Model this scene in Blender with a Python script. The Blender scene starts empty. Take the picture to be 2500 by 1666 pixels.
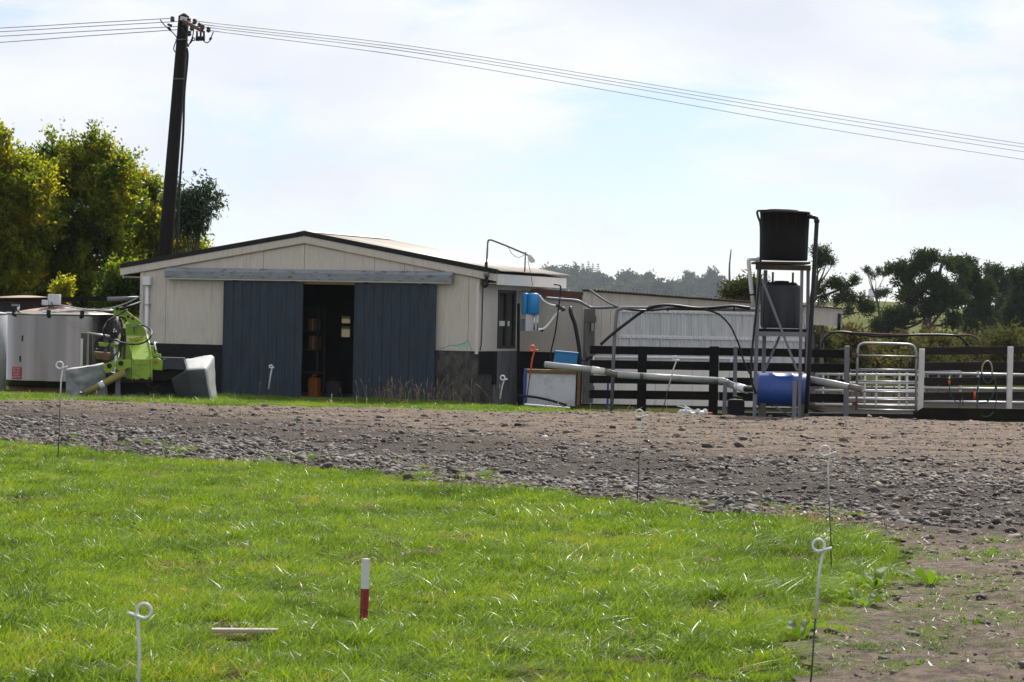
import bpy, math, random
import numpy as np
from mathutils import Vector, Matrix, noise as mnoise

scene = bpy.context.scene
col = scene.collection
rnd = random.Random(7)
rng = np.random.default_rng(11)
R = math.radians

# ------------------------------------------------------------------ camera
CAM_H = 1.75
FOC = 6944.4                      # focal length in photograph pixels (100 mm on 36 mm, 2500 px wide)
ROLL = R(1.2)
PITCH = math.atan(53 / FOC)
fw = Vector((0, math.cos(PITCH), -math.sin(PITCH)))
r0 = Vector((1, 0, 0)); u0 = r0.cross(fw)
rt = r0 * math.cos(ROLL) + u0 * math.sin(ROLL)
up = -r0 * math.sin(ROLL) + u0 * math.cos(ROLL)
cam_data = bpy.data.cameras.new('camera')
cam = bpy.data.objects.new('camera', cam_data)
col.objects.link(cam)
m = Matrix((rt, up, -fw)).transposed().to_4x4()
m.translation = Vector((0, 0, CAM_H))
cam.matrix_world = m
cam_data.lens = 100; cam_data.sensor_width = 36
cam_data.clip_start = 0.5; cam_data.clip_end = 12000
cam_data.dof.use_dof = True
cam_data.dof.focus_distance = 46
cam_data.dof.aperture_fstop = 14
scene.camera = cam

# ------------------------------------------------------------------ sky, sun, exposure
SUN_AZ, SUN_EL = 16.0, 46.0        # degrees right of the view direction, above the horizon
world = bpy.data.worlds.new('World'); scene.world = world; world.use_nodes = True
wt = world.node_tree; wt.nodes.clear()
def wn(t, **k):
    n = wt.nodes.new(t)
    for a, b in k.items(): setattr(n, a, b)
    return n
sky = wn('ShaderNodeTexSky', sky_type='NISHITA')
sky.sun_disc = False; sky.sun_elevation = R(SUN_EL); sky.sun_rotation = R(SUN_AZ)
sky.air_density = 1.0; sky.dust_density = 0.1; sky.ozone_density = 3.5
tc = wn('ShaderNodeTexCoord'); sep = wn('ShaderNodeSeparateXYZ')
wt.links.new(tc.outputs['Generated'], sep.inputs[0])
mp = wn('ShaderNodeMapping'); mp.inputs['Scale'].default_value = (11, 11, 30); mp.inputs['Location'].default_value = (3.1, 1.7, 0.55)
wt.links.new(tc.outputs['Generated'], mp.inputs[0])
nz = wn('ShaderNodeTexNoise'); nz.inputs['Scale'].default_value = 1.0; nz.inputs['Detail'].default_value = 9
nz.inputs['Roughness'].default_value = 0.55; nz.inputs['Distortion'].default_value = 0.35
wt.links.new(mp.outputs[0], nz.inputs['Vector'])
bias = wn('ShaderNodeMapRange'); bias.inputs['From Min'].default_value = 0.012; bias.inputs['From Max'].default_value = 0.085
bias.inputs['To Min'].default_value = -0.20; bias.inputs['To Max'].default_value = 0.17
wt.links.new(sep.outputs[2], bias.inputs['Value'])
add = wn('ShaderNodeMath', operation='ADD'); wt.links.new(nz.outputs['Fac'], add.inputs[0]); wt.links.new(bias.outputs[0], add.inputs[1])
cov = wn('ShaderNodeMapRange', interpolation_type='SMOOTHSTEP'); cov.inputs['From Min'].default_value = 0.42; cov.inputs['From Max'].default_value = 0.66
cov.inputs['To Max'].default_value = 0.92; cov.inputs['To Min'].default_value = 0.20
wt.links.new(add.outputs[0], cov.inputs['Value'])
nz2 = wn('ShaderNodeTexNoise'); nz2.inputs['Scale'].default_value = 0.8; nz2.inputs['Detail'].default_value = 6
mp2 = wn('ShaderNodeMapping'); mp2.inputs['Scale'].default_value = (13, 13, 34); mp2.inputs['Location'].default_value = (8.3, 2.2, 4.1)
wt.links.new(tc.outputs['Generated'], mp2.inputs[0]); wt.links.new(mp2.outputs[0], nz2.inputs['Vector'])
ccol = wn('ShaderNodeValToRGB')
ccol.color_ramp.elements[0].position = 0.32; ccol.color_ramp.elements[0].color = (7.8, 8.0, 8.6, 1)
ccol.color_ramp.elements[1].position = 0.62; ccol.color_ramp.elements[1].color = (9.5, 9.55, 9.9, 1)
wt.links.new(nz2.outputs['Fac'], ccol.inputs[0])
skym = wn('ShaderNodeMix', data_type='RGBA', blend_type='MULTIPLY'); skym.inputs[0].default_value = 1.0
skym.inputs[7].default_value = (0.93, 0.955, 1.17, 1)
wt.links.new(sky.outputs[0], skym.inputs[6])
mixc = wn('ShaderNodeMix', data_type='RGBA')
wt.links.new(cov.outputs[0], mixc.inputs[0]); wt.links.new(skym.outputs[2], mixc.inputs[6]); wt.links.new(ccol.outputs[0], mixc.inputs[7])
bg = wn('ShaderNodeBackground'); bg.inputs[1].default_value = 0.082
wo = wn('ShaderNodeOutputWorld')
wt.links.new(mixc.outputs[2], bg.inputs[0]); wt.links.new(bg.outputs[0], wo.inputs[0])

sun_data = bpy.data.lights.new('sun', 'SUN'); sun_data.energy = 5.0; sun_data.angle = R(0.53); sun_data.color = (1.0, 0.955, 0.88)
sun = bpy.data.objects.new('sun', sun_data); col.objects.link(sun)
sd = Vector((math.sin(R(SUN_AZ)) * math.cos(R(SUN_EL)), math.cos(R(SUN_AZ)) * math.cos(R(SUN_EL)), math.sin(R(SUN_EL))))
sun.rotation_euler = sd.to_track_quat('Z', 'Y').to_euler(); sun.location = (20, 60, 60)
scene.view_settings.view_transform = 'Standard'; scene.view_settings.look = 'None'
scene.view_settings.exposure = 0.38; scene.view_settings.gamma = 1.0; scene.view_settings.use_curve_mapping = False
scene.render.engine = 'CYCLES'
scene.cycles.use_denoising = True; scene.cycles.denoising_prefilter = 'NONE'; scene.cycles.denoising_quality = 'HIGH'
scene.cycles.max_bounces = 6; scene.cycles.diffuse_bounces = 3; scene.cycles.glossy_bounces = 3; scene.cycles.transparent_max_bounces = 8
scene.cycles.volume_bounces = 0

# ------------------------------------------------------------------ helpers
def W(px, py, Y):
    """world point on the photograph's sight line (px,py) at distance Y"""
    d = fw * FOC + rt * (px - 1250) - up * (py - 833)
    return Vector((0, 0, CAM_H)) + d * (Y / d.y)
def GP(px, py, z=0.0):
    d = fw * FOC + rt * (px - 1250) - up * (py - 833)
    return Vector((0, 0, CAM_H)) + d * ((z - CAM_H) / d.z)
def spl(pts, n=6):
    pts = [Vector(p) for p in pts]
    if len(pts) < 3: return pts
    P = [pts[0] * 2 - pts[1]] + pts + [pts[-1] * 2 - pts[-2]]
    out = []
    for i in range(1, len(P) - 2):
        a, b, c, d = P[i - 1], P[i], P[i + 1], P[i + 2]
        for k in range(n):
            t = k / n
            out.append(0.5 * ((2 * b) + (c - a) * t + (2 * a - 5 * b + 4 * c - d) * t * t + (3 * b - a - 3 * c + d) * t ** 3))
    out.append(pts[-1]); return out
def smooth(a, b, x):
    t = min(1, max(0, (x - a) / (b - a))); return t * t * (3 - 2 * t)

class MB:
    def __init__(s): s.v = []; s.f = []; s.sm = []
    def face(s, idx, sm=False): s.f.append(tuple(idx)); s.sm.append(sm)
    def box(s, x0, x1, y0, y1, z0, z1):
        b = len(s.v)
        s.v += [(x0,y0,z0),(x1,y0,z0),(x1,y1,z0),(x0,y1,z0),(x0,y0,z1),(x1,y0,z1),(x1,y1,z1),(x0,y1,z1)]
        for q in ((0,3,2,1),(4,5,6,7),(0,1,5,4),(1,2,6,5),(2,3,7,6),(3,0,4,7)): s.face([b+i for i in q])
        return s
    def prism(s, pts, ext):
        """planar polygon (3-D points) extruded by the vector ext"""
        b = len(s.v); n = len(pts); e = Vector(ext)
        s.v += [tuple(p) for p in pts] + [tuple(Vector(p) + e) for p in pts]
        s.face(range(b, b + n)); s.face(range(b + 2 * n - 1, b + n - 1, -1))
        for i in range(n):
            j = (i + 1) % n; s.face((b + j, b + i, b + n + i, b + n + j))
        return s
    def bar(s, p, q, w, h, ref=(0, 0, 1)):
        p, q = Vector(p), Vector(q); d = (q - p).normalized(); r = Vector(ref)
        if abs(d.dot(r)) > 0.98: r = Vector((0, 1, 0))
        a = d.cross(r).normalized() * (w / 2); c = d.cross(a).normalized() * (h / 2)
        return s.prism([p + a + c, p - a + c, p - a - c, p + a - c], q - p)
    def tube(s, pts, r, n=8, cap=True):
        pts = [Vector(p) for p in pts]; m_ = len(pts)
        rs = r if isinstance(r, (list, tuple)) else [r] * m_
        b = len(s.v); prev = None
        for i, p in enumerate(pts):
            t = (pts[min(i + 1, m_ - 1)] - pts[max(i - 1, 0)])
            t = t.normalized() if t.length > 1e-9 else Vector((0, 0, 1))
            if prev is None:
                a = t.cross(Vector((0, 0, 1)) if abs(t.z) < 0.9 else Vector((0, 1, 0))).normalized()
            else:
                a = (prev - t * prev.dot(t)); a = a.normalized() if a.length > 1e-6 else t.orthogonal().normalized()
            prev = a; c = t.cross(a)
            for k in range(n):
                g = 2 * math.pi * k / n
                s.v.append(tuple(p + (a * math.cos(g) + c * math.sin(g)) * rs[i]))
        for i in range(m_ - 1):
            for k in range(n):
                k2 = (k + 1) % n
                s.face((b+i*n+k, b+i*n+k2, b+(i+1)*n+k2, b+(i+1)*n+k), True)
        if cap:
            s.face([b + k for k in range(n - 1, -1, -1)]); s.face([b + (m_ - 1) * n + k for k in range(n)])
        return s
    def lathe(s, c, prof, n=32, axis='z', sm=True):
        b = len(s.v); c = Vector(c)
        for r_, h in prof:
            for k in range(n):
                g = 2 * math.pi * k / n
                if axis == 'z': s.v.append((c.x + r_*math.cos(g), c.y + r_*math.sin(g), c.z + h))
                else: s.v.append((c.x + h, c.y + r_*math.cos(g), c.z + r_*math.sin(g)))
        for i in range(len(prof) - 1):
            for k in range(n):
                k2 = (k + 1) % n
                s.face((b+i*n+k, b+i*n+k2, b+(i+1)*n+k2, b+(i+1)*n+k), sm)
        s.face([b + k for k in range(n - 1, -1, -1)]); s.face([b + (len(prof)-1)*n + k for k in range(n)])
        return s
    def patch(s, c00, c10, c11, c01, nu=14, nv=10, amp=0.0, fr=4.0, seed=0.0):
        b = len(s.v); c00, c10, c11, c01 = map(Vector, (c00, c10, c11, c01))
        nrm = (c10 - c00).cross(c01 - c00).normalized()
        for j in range(nv + 1):
            for i in range(nu + 1):
                u, v = i / nu, j / nv
                p = (c00*(1-u) + c10*u)*(1-v) + (c01*(1-u) + c11*u)*v
                if amp: p = p + nrm * amp * (mnoise.noise(p * fr + Vector((seed, 0, 0))) * 1.4 + 0.5 * mnoise.noise(p * fr * 2.3 + Vector((0, seed, 3))))
                s.v.append(tuple(p))
        for j in range(nv):
            for i in range(nu):
                a = b + j*(nu+1) + i; s.face((a, a+1, a+nu+2, a+nu+1), True)
        return s
    def mesh(s, name):
        me = bpy.data.meshes.new(name); me.from_pydata(s.v, [], s.f)
        me.polygons.foreach_set('use_smooth', s.sm); me.update(); return me
    def obj(s, name, mat, parent=None, bev=0.0, solid=0.0):
        return link(name, s.mesh(name), mat, parent, bev, solid)

ORG = {}          # things whose parts are written in world coordinates
def link(name, me, mat, parent=None, bev=0.0, solid=0.0):
    o = bpy.data.objects.new(name, me); col.objects.link(o)
    if mat is not None and not me.materials: me.materials.append(mat)
    if parent is not None:
        o.parent = parent
        if parent.name in ORG: o.location = -ORG[parent.name]; ORG[o.name] = Vector((0, 0, 0))
    if solid:
        md = o.modifiers.new('solid', 'SOLIDIFY'); md.thickness = solid
    if bev:
        md = o.modifiers.new('bevel', 'BEVEL'); md.width = bev; md.segments = 2; md.limit_method = 'ANGLE'
    return o
def tag(o, label=None, cat=None, group=None, kind=None):
    if label: o['label'] = label
    if cat: o['category'] = cat
    if group: o['group'] = group
    if kind: o['kind'] = kind
    return o
def thing(name, label, cat, loc=(0, 0, 0), rotz=0.0, group=None, world=True):
    o = bpy.data.objects.new(name, None); col.objects.link(o)
    o.empty_display_size = 0.2
    o.location = loc; o.rotation_euler = (0, 0, rotz)
    if world: ORG[o.name] = Vector(loc)
    return tag(o, label, cat, group)

# ------------------------------------------------------------------ materials
def mat_new(name):
    mt = bpy.data.materials.new(name); mt.use_nodes = True
    nt = mt.node_tree; bs = nt.nodes['Principled BSDF']; return mt, nt, bs
def mat(name, c, rough=0.6, metal=0.0, var=0.25, scale=6.0, bump=0.0, bscale=40.0, stretch=(1, 1, 1), c2=None, spec=0.5, coat=0.0, stain=None, stain_lo=0.5, stain_hi=0.72, stain_scale=2.0, stain_str=(1,1,1)):
    """base colour varied by stretched noise, optional second stain colour, fine bump"""
    mt, nt, bs = mat_new(name)
    L = nt.links.new
    tcn = nt.nodes.new('ShaderNodeTexCoord')
    mpn = nt.nodes.new('ShaderNodeMapping'); mpn.inputs['Scale'].default_value = stretch; L(tcn.outputs['Object'], mpn.inputs[0])
    n1 = nt.nodes.new('ShaderNodeTexNoise'); n1.inputs['Scale'].default_value = scale; n1.inputs['Detail'].default_value = 7; n1.inputs['Roughness'].default_value = 0.6
    L(mpn.outputs[0], n1.inputs['Vector'])
    rp = nt.nodes.new('ShaderNodeValToRGB'); c2 = c2 or tuple(x * (1 - var) for x in c)
    hi = tuple(min(1, x * (1 + var * 0.5)) for x in c)
    rp.color_ramp.elements[0].position = 0.3; rp.color_ramp.elements[0].color = (*c2, 1)
    rp.color_ramp.elements[1].position = 0.7; rp.color_ramp.elements[1].color = (*hi, 1)
    L(n1.outputs['Fac'], rp.inputs[0]); out = rp.outputs[0]
    if stain:
        mp3 = nt.nodes.new('ShaderNodeMapping'); mp3.inputs['Scale'].default_value = stain_str; mp3.inputs['Location'].default_value = (3.3, 1.1, 5.7); L(tcn.outputs['Object'], mp3.inputs[0])
        n3 = nt.nodes.new('ShaderNodeTexNoise'); n3.inputs['Scale'].default_value = stain_scale; n3.inputs['Detail'].default_value = 8; n3.inputs['Roughness'].default_value = 0.68
        L(mp3.outputs[0], n3.inputs['Vector'])
        mr = nt.nodes.new('ShaderNodeMapRange'); mr.inputs['From Min'].default_value = stain_lo; mr.inputs['From Max'].default_value = stain_hi; L(n3.outputs['Fac'], mr.inputs['Value'])
        mx = nt.nodes.new('ShaderNodeMix'); mx.data_type = 'RGBA'; mx.inputs[7].default_value = (*stain, 1)
        L(mr.outputs[0], mx.inputs[0]); L(out, mx.inputs[6]); out = mx.outputs[2]
    L(out, bs.inputs['Base Color'])
    bs.inputs['Roughness'].default_value = rough; bs.inputs['Metallic'].default_value = metal
    bs.inputs['Specular IOR Level'].default_value = spec; bs.inputs['Coat Weight'].default_value = coat
    if bump:
        n2 = nt.nodes.new('ShaderNodeTexNoise'); n2.inputs['Scale'].default_value = bscale; n2.inputs['Detail'].default_value = 6; L(mpn.outputs[0], n2.inputs['Vector'])
        bm = nt.nodes.new('ShaderNodeBump'); bm.inputs['Strength'].default_value = bump; bm.inputs['Distance'].default_value = 0.02
        L(n2.outputs['Fac'], bm.inputs['Height']); L(bm.outputs[0], bs.inputs['Normal'])
    return mt
def leaf_mat(name, stops, trans=0.45, rough=0.45, nscale=0.6, spec=0.5, tscale=(1.25, 1.35, 0.6), clump=0.0, macro=1.1):
    """leaf or blade: colour from a per-leaf value plus a broad noise, light passing through"""
    mt, nt, bs = mat_new(name); L = nt.links.new
    at = nt.nodes.new('ShaderNodeAttribute'); at.attribute_name = 'tint'
    ge = nt.nodes.new('ShaderNodeNewGeometry')
    n1 = nt.nodes.new('ShaderNodeTexNoise'); n1.inputs['Scale'].default_value = nscale; n1.inputs['Detail'].default_value = 4; L(ge.outputs['Position'], n1.inputs['Vector'])
    ma = nt.nodes.new('ShaderNodeMath'); ma.operation = 'MULTIPLY_ADD'; L(n1.outputs['Fac'], ma.inputs[0]); ma.inputs[1].default_value = macro; ma.inputs[2].default_value = -0.5 * macro
    ad = nt.nodes.new('ShaderNodeMath'); ad.operation = 'ADD'; ad.use_clamp = True; L(at.outputs['Fac'], ad.inputs[0]); L(ma.outputs[0], ad.inputs[1])
    if clump:
        oi = nt.nodes.new('ShaderNodeObjectInfo'); mc = nt.nodes.new('ShaderNodeMath'); mc.operation = 'MULTIPLY_ADD'; L(oi.outputs['Random'], mc.inputs[0]); mc.inputs[1].default_value = clump; mc.inputs[2].default_value = -0.5 * clump
        a2 = nt.nodes.new('ShaderNodeMath'); a2.operation = 'ADD'; a2.use_clamp = True; ad.use_clamp = False; L(ad.outputs[0], a2.inputs[0]); L(mc.outputs[0], a2.inputs[1]); ad = a2
    rp = nt.nodes.new('ShaderNodeValToRGB'); cr = rp.color_ramp
    while len(cr.elements) < len(stops): cr.elements.new(0.5)
    for e, (p, c) in zip(cr.elements, stops): e.position = p; e.color = (*c, 1)
    L(ad.outputs[0], rp.inputs[0]); L(rp.outputs[0], bs.inputs['Base Color'])
    bs.inputs['Roughness'].default_value = rough; bs.inputs['Specular IOR Level'].default_value = spec
    tr = nt.nodes.new('ShaderNodeBsdfTranslucent')
    tm = nt.nodes.new('ShaderNodeMix'); tm.data_type = 'RGBA'; tm.blend_type = 'MULTIPLY'; tm.inputs[0].default_value = 1; tm.inputs[7].default_value = (*tscale, 1)
    L(rp.outputs[0], tm.inputs[6]); L(tm.outputs[2], tr.inputs['Color'])
    mx = nt.nodes.new('ShaderNodeMixShader'); mx.inputs[0].default_value = trans
    L(bs.outputs[0], mx.inputs[1]); L(tr.outputs[0], mx.inputs[2])
    L(mx.outputs[0], nt.nodes['Material Output'].inputs[0]); return mt

M = {}
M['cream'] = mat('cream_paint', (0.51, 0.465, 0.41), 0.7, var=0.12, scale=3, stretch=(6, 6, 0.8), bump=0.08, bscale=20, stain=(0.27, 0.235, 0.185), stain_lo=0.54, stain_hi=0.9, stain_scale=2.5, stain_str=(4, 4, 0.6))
M['cream_pale_lit'] = mat('cream_pale_lit_paint', (0.57, 0.53, 0.485), 0.65, var=0.08, scale=3, stretch=(6, 6, 0.8), bump=0.06, bscale=20, stain=(0.42, 0.38, 0.33), stain_lo=0.6, stain_hi=0.95, stain_scale=2.5, stain_str=(4, 4, 0.6))  # cream lightened to imitate light on the side wall; also pale trim
M['off_white'] = mat('off_white_slab', (0.80, 0.76, 0.71), 0.7, var=0.08, scale=3, stretch=(4, 4, 0.6), stain=(0.5, 0.45, 0.38), stain_lo=0.58, stain_hi=0.9, stain_scale=2.5, stain_str=(4, 4, 0.6))
M['fascia_white'] = mat('fascia_white', (0.64, 0.62, 0.60), 0.55, var=0.08, scale=4, stain=(0.45, 0.38, 0.30), stain_lo=0.62, stain_hi=0.85, stain_scale=4)
M['black_flash'] = mat('black_flashing', (0.010, 0.010, 0.011), 0.6, spec=0.25, var=0.3, scale=8)
M['dark_base'] = mat('dark_concrete', (0.016, 0.016, 0.017), 0.9, spec=0.2, var=0.4, scale=5, bump=0.3, stain=(0.05, 0.048, 0.045), stain_lo=0.55, stain_hi=0.85, stain_scale=3)  # near-black base colour with paler blotches
M['grey_base'] = mat('weathered_concrete', (0.08, 0.073, 0.066), 0.85, var=0.5, scale=4, stretch=(2, 2, 0.7), bump=0.3, bscale=30, stain=(0.016, 0.016, 0.016), stain_lo=0.44, stain_hi=0.62, stain_scale=4, stain_str=(2, 2, 1.0))
M['side_base'] = mat('grey_washed_board', (0.15, 0.155, 0.165), 0.8, var=0.4, scale=4, stretch=(3, 3, 0.6), bump=0.2, stain=(0.04, 0.04, 0.04), stain_lo=0.5, stain_hi=0.75, stain_scale=3, stain_str=(2, 2, 0.7))
M['door_blue'] = mat('slate_blue_steel', (0.029, 0.041, 0.060), 0.6, spec=0.3, var=0.3, scale=3, stretch=(3, 3, 0.5), stain=(0.06, 0.065, 0.085), stain_lo=0.6, stain_hi=0.95, stain_scale=5, stain_str=(3, 3, 0.4))
M['track_grey'] = mat('track_cover_grey', (0.20, 0.22, 0.245), 0.6, var=0.15, scale=4, stain=(0.05, 0.062, 0.04), stain_lo=0.54, stain_hi=0.64, stain_scale=5.5, stain_str=(0.8, 1, 3.0))
M['timber'] = mat('pale_timber', (0.42, 0.27, 0.14), 0.7, var=0.2, scale=3, stretch=(0.5, 5, 8))
M['roof'] = mat('roof_sheet', (0.36, 0.32, 0.27), 0.5, var=0.12, scale=2, stretch=(1, 3, 1), stain=(0.36, 0.26, 0.18), stain_lo=0.55, stain_hi=0.9, stain_scale=5)
M['pvc_white'] = mat('white_pvc', (0.62, 0.62, 0.66), 0.4, var=0.08)
M['glass'] = mat('dark_window_glass', (0.012, 0.014, 0.016), 0.06, var=0.3, scale=2, spec=0.6)
M['frame_dark'] = mat('dark_window_frame', (0.05, 0.047, 0.045), 0.6, var=0.3)
M['card'] = mat('white_card', (0.7, 0.7, 0.68), 0.7, var=0.05)
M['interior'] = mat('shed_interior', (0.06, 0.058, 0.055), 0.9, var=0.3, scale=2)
M['concrete'] = mat('concrete', (0.25, 0.24, 0.22), 0.9, var=0.3, scale=3, bump=0.2)
M['rust'] = mat('rusty_iron', (0.10, 0.045, 0.032), 0.8, var=0.4, scale=4, stretch=(1, 1, 4), bump=0.1)
M['rust_light'] = mat('rusty_timber', (0.15, 0.085, 0.045), 0.85, var=0.4, scale=6, stretch=(0.6, 4, 4), stain=(0.14, 0.12, 0.02), stain_lo=0.5, stain_hi=0.7, stain_scale=6)
M['black_rail'] = mat('black_stained_rail', (0.009, 0.008, 0.0075), 0.85, spec=0.15, var=0.45, scale=3, stretch=(0.6, 6, 9), bump=0.25, bscale=20)
M['brown_rail'] = mat('brown_stained_rail', (0.026, 0.020, 0.017), 0.85, spec=0.2, var=0.6, scale=2.2, stretch=(0.6, 6, 9), bump=0.25, bscale=20)
M['galv'] = mat('painted_grey_steel', (0.145, 0.15, 0.168), 0.5, metal=0.15, var=0.15, scale=5)
M['galv_light'] = mat('galvanised_pipe', (0.36, 0.36, 0.37), 0.42, metal=0.5, var=0.15, scale=8)
M['white_steel'] = mat('white_steel_post', (0.58, 0.56, 0.54), 0.55, var=0.12, scale=4, stain=(0.30, 0.27, 0.24), stain_lo=0.55, stain_hi=0.85, stain_scale=5, stain_str=(2, 2, 0.7))
M['black_plastic'] = mat('black_plastic', (0.006, 0.006, 0.0065), 0.6, var=0.2, spec=0.15, stain=(0.012, 0.013, 0.012), stain_lo=0.55, stain_hi=0.8, stain_scale=4, stain_str=(1, 1, 0.3))
M['black_hose'] = mat('black_hose', (0.008, 0.008, 0.009), 0.45, var=0.2, spec=0.3)
M['dark_timber'] = mat('dark_mossy_timber', (0.035, 0.024, 0.015), 0.85, var=0.5, scale=5, stretch=(0.6, 4, 4), stain=(0.05, 0.048, 0.012), stain_lo=0.5, stain_hi=0.7, stain_scale=6)
M['grey_plastic'] = mat('grey_tank_plastic', (0.032, 0.036, 0.042), 0.6, spec=0.25, var=0.15, scale=3, stretch=(3, 3, 0.5))
M['blue_drum'] = mat('blue_drum_plastic', (0.016, 0.060, 0.26), 0.42, var=0.12, scale=3, stain=(0.04, 0.09, 0.26), stain_lo=0.55, stain_hi=0.9, stain_scale=5)
M['blue_pump'] = mat('bright_blue_plastic', (0.012, 0.22, 0.52), 0.4, var=0.12)
M['blue_bin'] = mat('blue_bin', (0.01, 0.16, 0.40), 0.5, var=0.12)
M['pipe_grey'] = mat('grey_pvc_pipe', (0.33, 0.335, 0.335), 0.45, var=0.12, scale=3, stain=(0.16, 0.145, 0.12), stain_lo=0.55, stain_hi=0.85, stain_scale=4)
M['pipe_brown'] = mat('dirty_pipe', (0.15, 0.135, 0.115), 0.6, var=0.3)
M['white_box'] = mat('old_white_enamel', (0.52, 0.54, 0.58), 0.5, var=0.1, scale=2, stain=(0.25, 0.26, 0.27), stain_lo=0.5, stain_hi=0.8, stain_scale=3)
M['white_plastic'] = mat('white_plastic', (0.62, 0.625, 0.63), 0.5, var=0.12, scale=14)
M['orange'] = mat('orange_plastic', (0.70, 0.09, 0.02), 0.45, var=0.1)
M['red'] = mat('red_paint', (0.23, 0.008, 0.014), 0.6, var=0.25, scale=10, stretch=(3, 3, 0.6))
M['red_sign'] = mat('red_sign', (0.42, 0.014, 0.024), 0.45, var=0.05)
M['white_paint'] = mat('white_paint', (0.56, 0.56, 0.57), 0.65, var=0.12, scale=20)
M['steel_rod'] = mat('dark_spring_steel', (0.035, 0.034, 0.033), 0.5, metal=0.4, var=0.3)
M['stainless'] = mat('stainless_steel', (0.235, 0.22, 0.20), 0.24, metal=1.0, var=0.25, scale=0.7, stretch=(3, 3, 0.03), bump=0.04, bscale=1.2, c2=(0.11, 0.11, 0.11))  # tall dark bands in the colour imitate reflections on the vat
M['vat_lid'] = mat('tan_vat_lid', (0.34, 0.235, 0.155), 0.75, var=0.25, scale=3)
M['tank_white'] = mat('pale_grey_tank', (0.40, 0.41, 0.43), 0.7, var=0.2, scale=8)
M['green'] = mat('lime_green_paint', (0.21, 0.33, 0.014), 0.42, var=0.15, scale=5, stain=(0.06, 0.075, 0.025), stain_lo=0.55, stain_hi=0.72, stain_scale=6)
M['navy'] = mat('dark_navy_sheet', (0.014, 0.018, 0.034), 0.45, var=0.2)
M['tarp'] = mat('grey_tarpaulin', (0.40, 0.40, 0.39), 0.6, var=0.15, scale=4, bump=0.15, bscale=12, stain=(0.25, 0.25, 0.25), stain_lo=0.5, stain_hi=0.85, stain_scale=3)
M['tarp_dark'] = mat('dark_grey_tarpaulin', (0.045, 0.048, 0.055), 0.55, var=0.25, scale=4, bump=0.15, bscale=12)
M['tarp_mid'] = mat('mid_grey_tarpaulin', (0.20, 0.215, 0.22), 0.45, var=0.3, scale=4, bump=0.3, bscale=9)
M['olive'] = mat('olive_yellow_guard', (0.20, 0.17, 0.03), 0.5, var=0.2, scale=4)
M['chrome'] = mat('chrome_steel', (0.6, 0.6, 0.6), 0.25, metal=1.0, var=0.1)
M['pole'] = mat('creosoted_pole', (0.010, 0.009, 0.008), 0.9, spec=0.2, var=0.4, scale=3, stretch=(8, 8, 0.4), bump=0.4, bscale=14, stain=(0.10, 0.095, 0.09), stain_lo=0.66, stain_hi=0.86, stain_scale=2.2, stain_str=(7, 7, 0.35))
M['wire'] = mat('aluminium_wire', (0.16, 0.16, 0.165), 0.5, metal=0.3, var=0.1)
M['porcelain'] = mat('insulator_brown', (0.035, 0.022, 0.018), 0.3, var=0.2)
M['bark'] = mat('bark', (0.055, 0.045, 0.035), 0.9, var=0.4, scale=6, stretch=(4, 4, 0.6), bump=0.4)
M['plank'] = mat('pale_plank', (0.36, 0.32, 0.25), 0.75, var=0.2, scale=5, stretch=(0.6, 5, 5))
M['old_timber'] = mat('weathered_timber', (0.085, 0.078, 0.055), 0.85, var=0.35, scale=3, stretch=(6, 6, 0.6), bump=0.2)
M['grey_door'] = mat('grey_plank_door', (0.10, 0.10, 0.095), 0.8, var=0.3, scale=3, stretch=(8, 8, 0.5), stain=(0.2, 0.19, 0.17), stain_lo=0.55, stain_hi=0.8, stain_scale=2, stain_str=(6, 6, 0.5))
M['moss_concrete'] = mat('mossy_concrete', (0.012, 0.012, 0.010), 0.95, spec=0.1, var=0.4, scale=4, bump=0.4, stain=(0.018, 0.020, 0.005), stain_lo=0.45, stain_hi=0.65, stain_scale=2.5)
M['amber'] = mat('amber_plastic', (0.30, 0.10, 0.01), 0.5, var=0.1)
M['cardboard'] = mat('cardboard', (0.22, 0.12, 0.05), 0.8, var=0.1)
M['green_hose'] = mat('dark_green_hose', (0.008, 0.045, 0.04), 0.4, var=0.1)
M['brass'] = mat('faded_hose_top', (0.30, 0.27, 0.17), 0.5, var=0.2)
M['mint'] = mat('mint_undercoat', (0.25, 0.52, 0.42), 0.7, var=0.15)
M['tower'] = mat('pale_silo', (0.55, 0.56, 0.6), 0.6, var=0.05)
# translucent ribbed sheeting
mt, nt, bs = mat_new('translucent_sheet'); bs.inputs['Base Color'].default_value = (0.58, 0.59, 0.61, 1); bs.inputs['Roughness'].default_value = 0.35
_n = nt.nodes.new('ShaderNodeTexNoise'); _n.inputs['Scale'].default_value = 4; _n.inputs['Detail'].default_value = 5
_t = nt.nodes.new('ShaderNodeTexCoord'); _m = nt.nodes.new('ShaderNodeMapping'); _m.inputs['Scale'].default_value = (3, 3, 0.4)
nt.links.new(_t.outputs['Object'], _m.inputs[0]); nt.links.new(_m.outputs[0], _n.inputs['Vector'])
_r = nt.nodes.new('ShaderNodeValToRGB'); _r.color_ramp.elements[0].position = 0.3; _r.color_ramp.elements[0].color = (0.58, 0.59, 0.61, 1); _r.color_ramp.elements[1].position = 0.7; _r.color_ramp.elements[1].color = (0.80, 0.80, 0.81, 1)
nt.links.new(_n.outputs['Fac'], _r.inputs[0]); nt.links.new(_r.outputs[0], bs.inputs['Base Color'])
_tr = nt.nodes.new('ShaderNodeBsdfTranslucent'); _tr.inputs[0].default_value = (0.6, 0.6, 0.62, 1)
_x = nt.nodes.new('ShaderNodeMixShader'); _x.inputs[0].default_value = 0.3
nt.links.new(bs.outputs[0], _x.inputs[1]); nt.links.new(_tr.outputs[0], _x.inputs[2]); nt.links.new(_x.outputs[0], nt.nodes['Material Output'].inputs[0])
M['translucent'] = mt
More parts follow.
